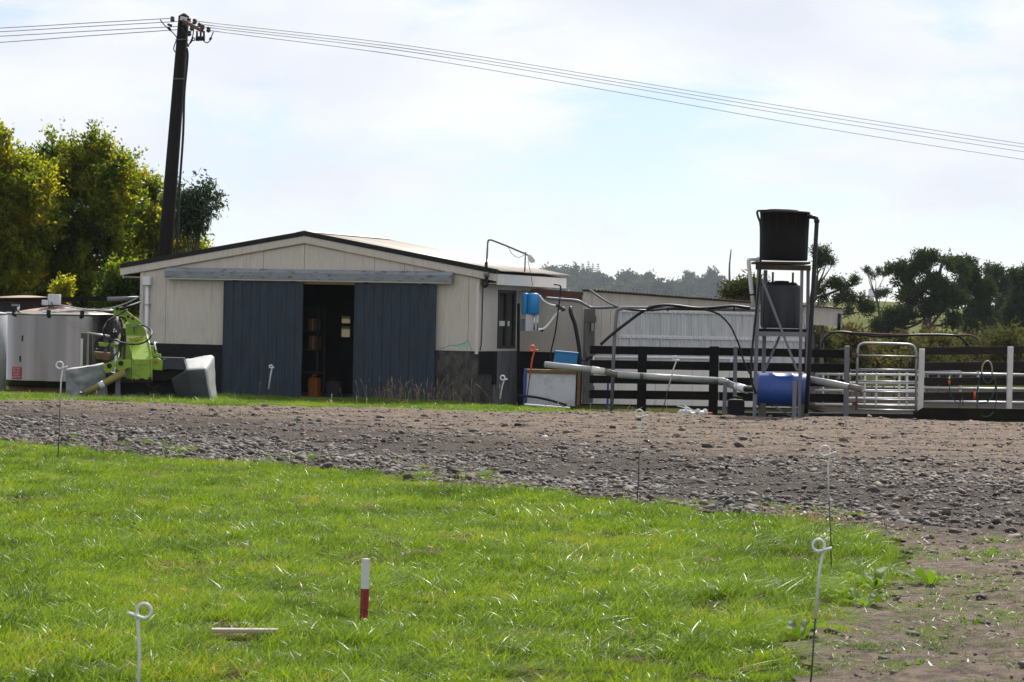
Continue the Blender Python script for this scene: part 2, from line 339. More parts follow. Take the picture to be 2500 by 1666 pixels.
mt, nt, bs = mat_new('dim_pane'); bs.inputs['Base Color'].default_value = (0.1, 0.1, 0.1, 1)
_tr = nt.nodes.new('ShaderNodeBsdfTranslucent'); _tr.inputs[0].default_value = (0.30, 0.27, 0.22, 1); nt.links.new(_tr.outputs[0], nt.nodes['Material Output'].inputs[0]); M['dim_pane'] = mt

M['grass'] = leaf_mat('grass_blade', [(0.0, (0.045, 0.085, 0.012)), (0.25, (0.095, 0.175, 0.020)), (0.55, (0.165, 0.272, 0.028)), (0.85, (0.222, 0.312, 0.034)), (0.97, (0.26, 0.312, 0.04)), (1.0, (0.36, 0.29, 0.09))], trans=0.45, rough=0.38, nscale=0.7, spec=0.4, tscale=(1.4, 1.3, 0.45), clump=0.5, macro=1.4)
M['dry_grass'] = leaf_mat('dry_grass', [(0.0, (0.16, 0.10, 0.06)), (0.5, (0.30, 0.21, 0.13)), (1.0, (0.42, 0.34, 0.22))], trans=0.3, rough=0.5, tscale=(1.2, 1.15, 1.0))
M['leaf_yellow'] = leaf_mat('yellow_green_leaf', [(0.0, (0.02, 0.038, 0.006)), (0.35, (0.04, 0.068, 0.007)), (0.65, (0.105, 0.125, 0.010)), (0.9, (0.175, 0.165, 0.012)), (1.0, (0.19, 0.14, 0.015))], trans=0.62, rough=0.45, nscale=1.1, spec=0.35, tscale=(3.1, 3.0, 1.3), macro=1.2)
M['leaf_dark'] = leaf_mat('dark_green_leaf', [(0.0, (0.012, 0.03, 0.008)), (0.6, (0.022, 0.05, 0.012)), (1.0, (0.045, 0.085, 0.02))], trans=0.25, rough=0.35)
M['leaf_pine'] = leaf_mat('pine_foliage', [(0.0, (0.020, 0.031, 0.014)), (0.6, (0.040, 0.058, 0.022)), (1.0, (0.072, 0.092, 0.034))], trans=0.35, rough=0.9, nscale=0.3, spec=0.1)
M['leaf_far'] = leaf_mat('far_foliage', [(0.0, (0.022, 0.034, 0.018)), (0.6, (0.04, 0.055, 0.026)), (1.0, (0.075, 0.09, 0.04))], trans=0.25, rough=0.9, nscale=0.05, spec=0.1)
M['leaf_scrub'] = leaf_mat('scrub_foliage', [(0.0, (0.045, 0.052, 0.022)), (0.4, (0.07, 0.076, 0.030)), (0.75, (0.105, 0.092, 0.042)), (1.0, (0.125, 0.08, 0.048))], trans=0.35, rough=0.95, nscale=0.35, spec=0.05)
M['leaf_dock'] = leaf_mat('dock_leaf', [(0.0, (0.07, 0.05, 0.015)), (0.4, (0.06, 0.12, 0.012)), (1.0, (0.13, 0.20, 0.02))], trans=0.55, rough=0.6, nscale=3, spec=0.3)

# ------------------------------------------------------------------ terrain
EDGE = np.array([(-30, 58), (-16, 46.5), (-10, 41), (-6.8, 37.9), (-4.72, 34.8), (-1.55, 31.3), (1.23, 26.9), (2.42, 25.5), (2.95, 24.1), (3.2, 22.8), (2.96, 20.4), (2.45, 18.7), (1.95, 16.8), (1.6, 15.1), (1.38, 13.9), (1.1, 12), (0.6, 8), (0.3, 4)], float)
def edge_dist(x, y):
    """distance to the paddock edge of the gravel, positive on the gravel"""
    x = np.asarray(x, float); y = np.asarray(y, float)
    best = np.full(x.shape, 1e9)
    for (ax, ay), (bx, by) in zip(EDGE[:-1], EDGE[1:]):
        dx, dy = bx - ax, by - ay
        t = np.clip(((x - ax) * dx + (y - ay) * dy) / (dx * dx + dy * dy), 0, 1)
        best = np.minimum(best, np.hypot(x - ax - t * dx, y - ay - t * dy))
    poly = np.vstack([EDGE, [(40, 4), (40, 70), (-30, 70)]])
    inside = np.zeros(x.shape, bool)
    for (ax, ay), (bx, by) in zip(poly, np.roll(poly, -1, axis=0)):
        if ay == by: continue
        c = ((ay > y) != (by > y)) & (x < (bx - ax) * (y - ay) / (by - ay) + ax)
        inside ^= c
    return np.where(inside, best, -best)
def sst(a, b, x):
    t = np.clip((x - a) / (b - a), 0, 1); return t * t * (3 - 2 * t)
FAR = 53.2                       # far side of the gravel
def gz(x, y):
    x = np.asarray(x, float); y = np.asarray(y, float)
    near = 1 - sst(60, 110, y)
    z = (0.018 * np.sin(1.3 * x + 0.7 * y) + 0.014 * np.sin(0.6 * x - 1.1 * y + 1) + 0.008 * np.sin(2.9 * x + 2.3 * y)) * near
    z = z + 0.05 * sst(0, 6, edge_dist(x, y)) * (1 - sst(51, 54.5, y)) - 0.07 * sst(52.5, 55, y)
    z = z + (36 - 21.0 * sst(52, 175, x)) * np.exp(-((y - 2350) / 420) ** 2)
    z = z + 4.9 * np.exp(-((y - 330) / 75) ** 2) * sst(20, 36, x) * (1 - 0.65 * sst(44, 62, x))
    return z
def gz1(x, y): return float(gz(np.array([x]), np.array([y]))[0])

def grid_mesh(name, X, Y, Z, attr=None):
    ny, nx = X.shape
    me = bpy.data.meshes.new(name)
    v = np.stack([X, Y, Z], -1).reshape(-1, 3)
    i = np.arange((ny - 1) * (nx - 1)); r_ = i // (nx - 1); c_ = i % (nx - 1); a = r_ * nx + c_
    q = np.stack([a, a + 1, a + nx + 1, a + nx], -1)
    np_fill(me, v, q)
    if attr is not None:
        at = me.attributes.new('edge', 'FLOAT', 'POINT'); at.data.foreach_set('value', attr.reshape(-1).astype(np.float32))
    me.polygons.foreach_set('use_smooth', np.ones(len(q), bool)); return me
def np_fill(me, v, faces):
    k = faces.shape[1]
    me.vertices.add(len(v)); me.vertices.foreach_set('co', v.astype(np.float32).reshape(-1))
    me.loops.add(faces.size); me.loops.foreach_set('vertex_index', faces.astype(np.int32).reshape(-1))
    me.polygons.add(len(faces))
    me.polygons.foreach_set('loop_start', np.arange(0, faces.size, k, dtype=np.int32))
    me.update(calc_edges=True); me.validate()

def ground_mat():
    mt, nt, bs = mat_new('paddock_soil'); L = nt.links.new
    ge = nt.nodes.new('ShaderNodeNewGeometry')
    n1 = nt.nodes.new('ShaderNodeTexNoise'); n1.inputs['Scale'].default_value = 1.3; n1.inputs['Detail'].default_value = 8; L(ge.outputs['Position'], n1.inputs['Vector'])
    rp = nt.nodes.new('ShaderNodeValToRGB'); rp.color_ramp.elements[0].position = 0.35; rp.color_ramp.elements[0].color = (0.035, 0.045, 0.012, 1)
    rp.color_ramp.elements[1].position = 0.7; rp.color_ramp.elements[1].color = (0.07, 0.075, 0.022, 1); L(n1.outputs['Fac'], rp.inputs[0])
    n3 = nt.nodes.new('ShaderNodeTexNoise'); n3.inputs['Scale'].default_value = 0.04; n3.inputs['Detail'].default_value = 6; L(ge.outputs['Position'], n3.inputs['Vector'])
    r3 = nt.nodes.new('ShaderNodeValToRGB'); r3.color_ramp.elements[0].position = 0.35; r3.color_ramp.elements[0].color = (0.085, 0.098, 0.040, 1)
    r3.color_ramp.elements[1].position = 0.68; r3.color_ramp.elements[1].color = (0.14, 0.145, 0.065, 1); L(n3.outputs['Fac'], r3.inputs[0])
    sp = nt.nodes.new('ShaderNodeSeparateXYZ'); L(ge.outputs['Position'], sp.inputs[0])
    mr = nt.nodes.new('ShaderNodeMapRange'); mr.inputs['From Min'].default_value = 120; mr.inputs['From Max'].default_value = 220; L(sp.outputs[1], mr.inputs['Value'])
    mx = nt.nodes.new('ShaderNodeMix'); mx.data_type = 'RGBA'; L(mr.outputs[0], mx.inputs[0]); L(rp.outputs[0], mx.inputs[6]); L(r3.outputs[0], mx.inputs[7])
    L(mx.outputs[2], bs.inputs['Base Color']); bs.inputs['Roughness'].default_value = 1.0; bs.inputs['Specular IOR Level'].default_value = 0.0
    bm = nt.nodes.new('ShaderNodeBump'); bm.inputs['Strength'].default_value = 0.5; bm.inputs['Distance'].default_value = 0.05
    n2 = nt.nodes.new('ShaderNodeTexNoise'); n2.inputs['Scale'].default_value = 14; n2.inputs['Detail'].default_value = 6; L(ge.outputs['Position'], n2.inputs['Vector'])
    L(n2.outputs['Fac'], bm.inputs['Height']); L(bm.outputs[0], bs.inputs['Normal']); return mt
def road_mat():
    """beige rolled fines away from the edge, dark coarse metal along it"""
    mt, nt, bs = mat_new('gravel_surface'); L = nt.links.new
    ge = nt.nodes.new('ShaderNodeNewGeometry')
    at = nt.nodes.new('ShaderNodeAttribute'); at.attribute_name = 'edge'
    def noise(s, d=8, r=0.6):
        n = nt.nodes.new('ShaderNodeTexNoise'); n.inputs['Scale'].default_value = s; n.inputs['Detail'].default_value = d; n.inputs['Roughness'].default_value = r
        L(ge.outputs['Position'], n.inputs['Vector']); return n.outputs['Fac']
    def ramp(f, a, ca, b, cb):
        r_ = nt.nodes.new('ShaderNodeValToRGB'); r_.color_ramp.elements[0].position = a; r_.color_ramp.elements[0].color = (*ca, 1)
        r_.color_ramp.elements[1].position = b; r_.color_ramp.elements[1].color = (*cb, 1); L(f, r_.inputs[0]); return r_.outputs[0]
    fine = ramp(noise(9, 10, 0.78), 0.40, (0.072, 0.051, 0.035), 0.60, (0.262, 0.193, 0.135))
    dark = ramp(noise(12, 10, 0.78), 0.42, (0.018, 0.0130, 0.0098), 0.60, (0.082, 0.058, 0.043))
    # gravel band next to the edge, broken up by noise
    ad = nt.nodes.new('ShaderNodeMath'); ad.operation = 'MULTIPLY_ADD'; L(noise(0.55, 5), ad.inputs[0]); ad.inputs[1].default_value = -7.0; L(at.outputs['Fac'], ad.inputs[2])
    mr = nt.nodes.new('ShaderNodeMapRange'); mr.interpolation_type = 'SMOOTHSTEP'; mr.inputs['From Min'].default_value = 0.2; mr.inputs['From Max'].default_value = 7.0; L(ad.outputs[0], mr.inputs['Value'])
    sp = nt.nodes.new('ShaderNodeSeparateXYZ'); L(ge.outputs['Position'], sp.inputs[0])
    m2 = nt.nodes.new('ShaderNodeMapRange'); m2.inputs['From Min'].default_value = 22; m2.inputs['From Max'].default_value = 25.5; m2.inputs['To Min'].default_value = 1; m2.inputs['To Max'].default_value = 0; L(sp.outputs[1], m2.inputs['Value'])
    mxx = nt.nodes.new('ShaderNodeMath'); mxx.operation = 'MAXIMUM'; L(mr.outputs[0], mxx.inputs[0]); L(m2.outputs[0], mxx.inputs[1])
    mx = nt.nodes.new('ShaderNodeMix'); mx.data_type = 'RGBA'; L(mxx.outputs[0], mx.inputs[0]); L(dark, mx.inputs[6]); L(fine, mx.inputs[7])
    # redder earth patches
    earth = nt.nodes.new('ShaderNodeMapRange'); earth.inputs['From Min'].default_value = 0.56; earth.inputs['From Max'].default_value = 0.72; L(noise(0.9, 6), earth.inputs['Value'])
    e2 = nt.nodes.new('ShaderNodeMath'); e2.operation = 'MULTIPLY'; L(earth.outputs[0], e2.inputs[0]); e2.inputs[1].default_value = 0.5
    mx2 = nt.nodes.new('ShaderNodeMix'); mx2.data_type = 'RGBA'; L(e2.outputs[0], mx2.inputs[0]); L(mx.outputs[2], mx2.inputs[6]); mx2.inputs[7].default_value = (0.085, 0.052, 0.033, 1)
    L(mx2.outputs[2], bs.inputs['Base Color']); bs.inputs['Roughness'].default_value = 0.92; bs.inputs['Specular IOR Level'].default_value = 0.3
    bm = nt.nodes.new('ShaderNodeBump'); bm.inputs['Strength'].default_value = 1.0; bm.inputs['Distance'].default_value = 0.06
    L(noise(16, 10, 0.8), bm.inputs['Height']); L(bm.outputs[0], bs.inputs['Normal']); return mt

xs = np.concatenate([-np.geomspace(3000, 16, 30), np.arange(-15, 16, 0.3), np.geomspace(16, 3000, 30)])
ys = np.concatenate([[-60, -20, -5], np.arange(0, 62, 0.4), np.geomspace(63, 9000, 90)])
GX, GY = np.meshgrid(xs, ys)
ed = edge_dist(GX, GY)
GZ = gz(GX, GY) - 0.06 * sst(0.05, 0.5, ed) * (1 - sst(52.6, 53.1, GY))
tag(link('ground', grid_mesh('ground', GX, GY, GZ), ground_mat()), 'grassy farm ground running out to the hills', 'ground', kind='structure')

# gravel sheet lofted between the paddock edge and the far side
def resample(P, n):
    P = np.asarray(P, float); d = np.concatenate([[0], np.cumsum(np.hypot(*np.diff(P, axis=0).T))]); t = np.linspace(0, d[-1], n)
    return np.stack([np.interp(t, d, P[:, 0]), np.interp(t, d, P[:, 1])], -1)
A = resample(EDGE[1:], 640)
wob = np.array([mnoise.noise(Vector((p[0] * 1.5, p[1] * 1.5, 0))) + 0.6 * mnoise.noise(Vector((p[0] * 5, p[1] * 5, 3))) for p in A])
nrm_ = np.gradient(A, axis=0); nrm_ = np.stack([nrm_[:, 1], -nrm_[:, 0]], -1); nrm_ /= np.hypot(*nrm_.T)[:, None]
A = A - nrm_ * wob[:, None] * 0.28
Bf = resample([(-16, FAR), (18, FAR), (18, 4)], 640)
tt = np.linspace(0, 1, 230)[:, None]
RX = A[:, 0] * (1 - tt) + Bf[:, 0] * tt; RY = A[:, 1] * (1 - tt) + Bf[:, 1] * tt
red = edge_dist(RX, RY)
churn = np.array([mnoise.fractal(Vector((a * 2.6, b * 2.6, 0)), 0.6, 2.1, 4) for a, b in zip(RX.ravel(), RY.ravel())]).reshape(RX.shape)
ruts = np.sin(RY * 3.9 + 0.9 * np.sin(RX * 0.35)) * np.exp(-((RY - 44) / 7) ** 2)
RZ = gz(RX, RY) + 0.016 + (0.030 * churn + 0.012 * ruts) * sst(0.0, 0.5, red)
road = tag(link('gravel_road', grid_mesh('gravel_road', RX, RY, RZ, red), road_mat()), 'brown gravel farm track with a dark stony edge', 'gravel track', kind='structure')

# ------------------------------------------------------------------ scatter (geometry nodes)
def scatter(name, pos, rot, scl, idx, meshes, mats):
    me = bpy.data.meshes.new(name); me.vertices.add(len(pos)); me.vertices.foreach_set('co', pos.astype(np.float32).reshape(-1))
    a = me.attributes.new('rot', 'FLOAT_VECTOR', 'POINT'); a.data.foreach_set('vector', rot.astype(np.float32).reshape(-1))
    a = me.attributes.new('scl', 'FLOAT_VECTOR', 'POINT'); a.data.foreach_set('vector', scl.astype(np.float32).reshape(-1))
    a = me.attributes.new('idx', 'INT', 'POINT'); a.data.foreach_set('value', idx.astype(np.int32))
    cl = bpy.data.collections.new(name + '_pieces')
    for k, ms in enumerate(meshes):
        o = bpy.data.objects.new('%s_piece_%02d' % (name, k), ms); cl.objects.link(o)
    ng = bpy.data.node_groups.new(name + '_nodes', 'GeometryNodeTree')
    ng.interface.new_socket('Geometry', in_out='INPUT', socket_type='NodeSocketGeometry')
    ng.interface.new_socket('Geometry', in_out='OUTPUT', socket_type='NodeSocketGeometry')
    N = ng.nodes.new; L = ng.links.new
    gi, go = N('NodeGroupInput'), N('NodeGroupOutput')
    ci = N('GeometryNodeCollectionInfo'); ci.inputs['Collection'].default_value = cl
    ci.inputs['Separate Children'].default_value = True; ci.inputs['Reset Children'].default_value = True
    iop = N('GeometryNodeInstanceOnPoints'); iop.inputs['Pick Instance'].default_value = True
    def na(nm, ty):
        n = N('GeometryNodeInputNamedAttribute'); n.data_type = ty; n.inputs['Name'].default_value = nm; return n.outputs['Attribute']
    e2r = N('FunctionNodeEulerToRotation'); L(na('rot', 'FLOAT_VECTOR'), e2r.inputs[0])
    L(gi.outputs[0], iop.inputs['Points']); L(ci.outputs[0], iop.inputs['Instance'])
    L(na('idx', 'INT'), iop.inputs['Instance Index']); L(e2r.outputs[0], iop.inputs['Rotation']); L(na('scl', 'FLOAT_VECTOR'), iop.inputs['Scale'])
    L(iop.outputs[0], go.inputs[0])
    o = bpy.data.objects.new(name, me); col.objects.link(o)
    md = o.modifiers.new('scatter', 'NODES'); md.node_group = ng
    for mm in mats: me.materials.append(mm)
    return o

def blades(n, rad, hmin, hmax, w, lean, bend, r, tint=(0.3, 0.75), wind=(0.55, -0.1)):
    """n grass blades, each three segments; returns verts, quads, tint"""
    th = r.uniform(0, 2 * np.pi, n); rr = rad * np.sqrt(r.uniform(0, 1, n))
    bx, by = rr * np.cos(th), rr * np.sin(th)
    h = r.uniform(hmin, hmax, n); dirx = r.normal(0, lean, n) + wind[0] * lean + bx / rad * lean * 0.4; diry = r.normal(0, lean, n) + wind[1] * lean + by / rad * lean * 0.4
    fa = r.uniform(0, np.pi, n); wx, wy = np.cos(fa) * w * 0.5, np.sin(fa) * w * 0.5
    ts = np.array([0, 0.4, 0.75, 1.0]); ws = np.array([1.0, 0.9, 0.6, 0.08])
    V = np.zeros((n, 8, 3))
    bd = r.uniform(0.4, 1.6, n) * bend
    for k in range(4):
        t = ts[k]
        cx = bx + dirx * h * (t + bd * t * t); cy = by + diry * h * (t + bd * t * t)
        cz = h * (t - 0.42 * bd * t * t) * 0.95
        V[:, 2 * k] = np.stack([cx - wx * ws[k], cy - wy * ws[k], cz], -1); V[:, 2 * k + 1] = np.stack([cx + wx * ws[k], cy + wy * ws[k], cz], -1)
    b = (np.arange(n) * 8)[:, None]
    F = np.concatenate([b + np.array([[0, 1, 3, 2]]), b + np.array([[2, 3, 5, 4]]), b + np.array([[4, 5, 7, 6]])])
    T = np.repeat(r.uniform(*tint, n), 8)
    return V.reshape(-1, 3), F, T
def tint_mesh(name, v, f, t, mt):
    me = bpy.data.meshes.new(name); np_fill(me, v, f)
    a = me.attributes.new('tint', 'FLOAT', 'POINT'); a.data.foreach_set('value', t.astype(np.float32))
    me.polygons.foreach_set('use_smooth', np.ones(len(f), bool)); me.materials.append(mt); return me

G = np.random.default_rng(5)
clumps = [tint_mesh('grass_clump_%d' % k, *blades(76, 0.10, 0.03, 0.095, 0.0044, 0.30, 0.6, G, (0.2, 0.8)), M['grass']) for k in range(5)]
clumps += [tint_mesh('grass_clump_long_%d' % k, *blades(84, 0.09, 0.05, 0.135, 0.005, 0.34, 0.8, G, (0.15, 0.6)), M['grass']) for k in range(2)]
clumps += [tint_mesh('grass_clump_worn_%d' % k, *blades(36, 0.14, 0.02, 0.06, 0.005, 0.6, 0.5, G, (0.0, 0.6)), M['grass']) for k in range(2)]
clumps += [tint_mesh('grass_clump_flat_%d' % k, *blades(40, 0.13, 0.05, 0.11, 0.0055, 1.0, 0.9, G, (0.35, 0.7), wind=(0.9, -0.3)), M['grass']) for k in range(2)]
clumps += [tint_mesh('grass_clump_zdry_%d' % k, *blades(44, 0.12, 0.02, 0.07, 0.0045, 0.7, 0.6, G, (0.0, 0.8)), M['dry_grass']) for k in range(2)]
def fnoise(x, y, s, o=0.0):
    return np.array([mnoise.fractal(Vector((a * s + o, b * s, o)), 1.0, 2.0, 4) for a, b in zip(x, y)])
def frustum_x(y, mar=2.4): return 0.185 * y + mar
# paddock
pts = []
for y0, y1, dens in ((8, 16, 120), (16, 22, 115), (22, 30, 95), (30, 46, 75)):
    n = int(dens * (y1 - y0) * 2 * frustum_x(y1)); px_ = G.uniform(-frustum_x(y1), frustum_x(y1), n); py_ = G.uniform(y0, y1, n)
    k = np.abs(px_) < frustum_x(py_); pts.append(np.stack([px_[k], py_[k]], -1))
pts = np.concatenate(pts); d = edge_dist(pts[:, 0], pts[:, 1]) + 0.35 * fnoise(pts[:, 0], pts[:, 1], 1.1) + 0.2 * fnoise(pts[:, 0], pts[:, 1], 4.0)
bare = fnoise(pts[:, 0], pts[:, 1], 1.7, 9.0)
tuft = fnoise(pts[:, 0], pts[:, 1], 5.5, 33.0)
keep = (d < 0) & ~((bare > 0.5) & (G.uniform(0, 1, len(d)) < 0.85)) & ~((tuft < -0.12) & (G.uniform(0, 1, len(d)) < 0.75))
# stray worn grass on the soil at the bottom right
yd = pts[:, 1]
stray = (d >= 0) & (yd < 24) & (fnoise(pts[:, 0], pts[:, 1], 1.3, 4.0) > -0.32 + 0.34 * np.clip(d, 0, 2.2)) & (G.uniform(0, 1, len(d)) < 0.7 - 0.15 * np.clip(d, 0, 2))
stray2 = (d >= 0) & (d < 1.3) & (yd >= 24) & (fnoise(pts[:, 0], pts[:, 1], 0.9, 14.0) > 0.27) & (G.uniform(0, 1, len(d)) < 0.5)
u = G.uniform(0, 1, len(d)); lush = fnoise(pts[:, 0], pts[:, 1], 0.7, 21.0)
idx = np.where(u < 0.70, G.integers(0, 5, len(d)), np.where(u < 0.70 + 0.16 * (lush > 0.0), G.integers(5, 7, len(d)), np.where(u < 0.93, G.integers(0, 5, len(d)), G.integers(9, 11, len(d)))))
idx = np.where(stray | (stray2 & (u < 0.5)), G.integers(7, 9, len(d)), idx)
dead = keep & (bare > 0.36) & (G.uniform(0, 1, len(d)) < 0.55)
idx = np.where(dead, G.integers(11, 13, len(d)), idx)
sel = keep | stray | stray2
P2 = pts[sel]; n = len(P2)
sc = G.uniform(0.55, 1.35, n) * (1 + 0.35 * lush[sel]) * np.where(stray[sel], 0.9, 1) * (0.72 + 0.28 * sst(0, 0.5, -d[sel]))
pos = np.stack([P2[:, 0], P2[:, 1], gz(P2[:, 0], P2[:, 1]) + np.where(stray[sel] | stray2[sel], 0.012, -0.004)], -1)
rot = np.stack([G.normal(0, 0.08, n), G.normal(0, 0.08, n), G.uniform(-0.7, 0.7, n)], -1)
tag(scatter('paddock_grass', pos, rot, np.repeat(sc[:, None], 3, 1) * np.stack([np.ones(n), np.ones(n), G.uniform(0.8, 1.15, n)], -1), idx[sel], clumps, [M['grass']]), 'bright green wind-combed pasture grass in the foreground', 'grass', kind='stuff')
# verge in front of the shed
n0 = 8500
vx, vy = G.uniform(-13, 3.4, n0), G.uniform(52.9, 60.5, n0)
fac = 60 - (vx + 0.724) * math.tan(R(20))
ok = (vy < np.where(vx < -0.724, fac - 0.15, 57.3 - 0.9 * (vx > 1.2))) & (vy > 53.25 + 0.35 * fnoise(vx, vy, 0.8, 2.0))
ok &= ~((vx > 1.0) & (vy > 55.2))
vx, vy = vx[ok], vy[ok]; n = len(vx)
tall = 0.75 + 0.55 * np.exp(-((vx + 7.2) / 1.6) ** 2) + 0.3 * fnoise(vx, vy, 0.7, 5.0)
vs = np.clip(tall, 0.55, 1.7) * G.uniform(0.95, 1.6, n)
tag(scatter('verge_grass', np.stack([vx, vy, gz(vx, vy)], -1), np.stack([G.normal(0, 0.1, n), G.normal(0, 0.1, n), G.uniform(-0.8, 0.8, n)], -1), np.repeat(vs[:, None], 3, 1), np.where(G.uniform(0, 1, n) < 0.6, G.integers(0, 5, n), G.integers(5, 7, n)), clumps, [M['grass']]), 'grass verge between the gravel track and the shed', 'grass', kind='stuff')

# stones
def stone_mesh(name, seed, mt):
    r_ = np.random.default_rng(seed)
    t = (1 + 5 ** 0.5) / 2
    v = np.array([(-1,t,0),(1,t,0),(-1,-t,0),(1,-t,0),(0,-1,t),(0,1,t),(0,-1,-t),(0,1,-t),(t,0,-1),(t,0,1),(-t,0,-1),(-t,0,1)], float); v /= np.linalg.norm(v[0])
    f = np.array([(0,11,5),(0,5,1),(0,1,7),(0,7,10),(0,10,11),(1,5,9),(5,11,4),(11,10,2),(10,7,6),(7,1,8),(3,9,4),(3,4,2),(3,2,6),(3,6,8),(3,8,9),(4,9,5),(2,4,11),(6,2,10),(8,6,7),(9,8,1)])
    v = v * r_.uniform(0.72, 1.15, (12, 1)) * np.array([1.0, r_.uniform(0.65, 0.95), r_.uniform(0.5, 0.8)]); v[:, 2] = np.maximum(v[:, 2], -0.35)
    me = bpy.data.meshes.new(name); np_fill(me, v * 0.5, f); me.materials.append(mt); return me
def stone_mat(name, lo, hi):
    mt, nt, bs = mat_new(name); L = nt.links.new
    oi = nt.nodes.new('ShaderNodeObjectInfo'); rp = nt.nodes.new('ShaderNodeValToRGB')
    rp.color_ramp.elements[0].color = (*lo, 1); rp.color_ramp.elements[1].color = (*hi, 1)
    e = rp.color_ramp.elements.new(0.75); e.color = (*[a * 0.6 + b * 0.4 for a, b in zip(lo, hi)], 1)
    L(oi.outputs['Random'], rp.inputs[0])
    ge = nt.nodes.new('ShaderNodeNewGeometry'); n1 = nt.nodes.new('ShaderNodeTexNoise'); n1.inputs['Scale'].default_value = 30; n1.inputs['Detail'].default_value = 5; L(ge.outputs['Position'], n1.inputs['Vector'])
    mx = nt.nodes.new('ShaderNodeMix'); mx.data_type = 'RGBA'; mx.blend_type = 'OVERLAY'; mx.inputs[0].default_value = 0.6; L(rp.outputs[0], mx.inputs[6]); L(n1.outputs['Color'], mx.inputs[7])
    L(rp.outputs[0], bs.inputs['Base Color']); bs.inputs['Roughness'].default_value = 0.75
    bm = nt.nodes.new('ShaderNodeBump'); bm.inputs['Strength'].default_value = 0.4; bm.inputs['Distance'].default_value = 0.01; L(n1.outputs['Fac'], bm.inputs['Height']); L(bm.outputs[0], bs.inputs['Normal']); return mt
M['stone'] = stone_mat('greywacke_stone', (0.018, 0.0155, 0.013), (0.108, 0.092, 0.076))
M['stone_brown'] = stone_mat('brown_grit', (0.030, 0.023, 0.017), (0.15, 0.115, 0.086))
M['stone_white'] = mat('white_stone', (0.62, 0.55, 0.47), 0.7, var=0.2)
stones = [stone_mesh('stone_shape_%d' % k, 40 + k, M['stone']) for k in range(8)]
grits = [stone_mesh('grit_shape_%d' % k, 60 + k, M['stone_brown']) for k in range(6)]
S_ = np.random.default_rng(77)
n0 = 620000
gy = S_.uniform(13, 54, n0); gx = S_.uniform(-1, 1, n0) * frustum_x(gy, 2.6)
d = edge_dist(gx, gy)
nn = fnoise(gx[:1], gy[:1], 1)  # warm start
band = 1 - sst(0.5, 8.5, d - 2.8 * (0.5 * np.sin(0.8 * gx + 0.5 * gy) + 0.5 * np.sin(1.7 * gx - 0.9 * gy + 2)))
patchy = 0.4 + 0.6 * sst(-0.25, 0.3, fnoise(gx, gy, 0.9, 6.0))
band = np.where(gy < 25, 0.10 + 0.25 * np.exp(-((gy - 24.5) / 1.2) ** 2), band)
right = sst(1.5, 4.5, gx) * (gy > 25) * (gy < 36)
prob = np.clip(0.34 + (0.55 * band ** 1.3 + 0.25 * right) * patchy, 0, 1) * np.clip(gy / 34, 0.5, 1.2) ** 2
k = (d > 0.03) & (gy < FAR + 0.2) & (S_.uniform(0, 1, n0) < prob)
gx, gy, d, band = gx[k], gy[k], d[k], np.maximum(band, 0.7 * right)[k]; n = len(gx)
size = np.exp(S_.normal(-4.0, 0.74, n)) * (0.65 + 0.75 * band); size = np.clip(size, 0.009, 0.15)
dark = S_.uniform(0, 1, n) < 0.15 + 0.45 * band
idx = np.where(dark, S_.integers(6, 14, n), S_.integers(0, 6, n))    # alphabetical order: grits first
pieces = grits + stones
pos = np.stack([gx, gy, gz(gx, gy) + 0.014 + size * S_.uniform(-0.12, 0.14, n)], -1)
rot = np.stack([S_.normal(0, 0.25, n), S_.normal(0, 0.25, n), S_.uniform(0, 6.28, n)], -1)
scl = np.repeat(size[:, None], 3, 1) * np.stack([S_.uniform(0.8, 1.5, n), S_.uniform(0.8, 1.3, n), S_.uniform(0.7, 1.2, n)], -1)
tag(scatter('loose_gravel', pos, rot, scl, idx, pieces, [M['stone']]), 'loose grey road metal and grit strewn over the track', 'gravel', kind='stuff')
# the largest stones, one by one
cnt = 0
while cnt < 290:
    y = S_.uniform(20, 52); x = S_.uniform(-1, 1) * frustum_x(y, 0.2); dd = float(edge_dist(np.array([x]), np.array([y]))[0])
    if dd < 0.1: continue
    pr = 1.0 if dd < 5 and y > 25 else 0.16
    if S_.uniform() > pr: continue
    o = bpy.data.objects.new('stone', stones[S_.integers(0, 8)]); col.objects.link(o); o.parent = road
    s_ = float(np.clip(np.exp(S_.normal(-2.55, 0.22)), 0.06, 0.15))
    o.location = (x, y, gz1(x, y) + 0.012 + s_ * S_.uniform(-0.05, 0.12)); o.rotation_euler = (S_.normal(0, 0.3), S_.normal(0, 0.3), S_.uniform(0, 6.28)); o.scale = (s_ * S_.uniform(0.9, 1.4), s_, s_ * S_.uniform(0.75, 1.15)); cnt += 1
for (px, py, s_, mm) in ((1331, 1074, 0.14, 'stone_white'), (1728, 1094, 0.17, 'stone'), (1815, 1082, 0.15, 'stone'), (930, 1022, 0.16, 'stone'), (670, 1074, 0.20, 'stone'), (170, 973, 0.17, 'stone'), (78, 1034, 0.14, 'stone')):
    p = GP(px, py, 0.05); me = stone_mesh('large_stone', int(px), M[mm]); o = link('stone', me, None, road)
    o.location = (p.x, p.y, gz1(p.x, p.y) + 0.012 + s_ * 0.15); o.scale = (s_ * 1.15, s_, s_ * 1.05); o.rotation_euler = (0.1, 0.1, px)

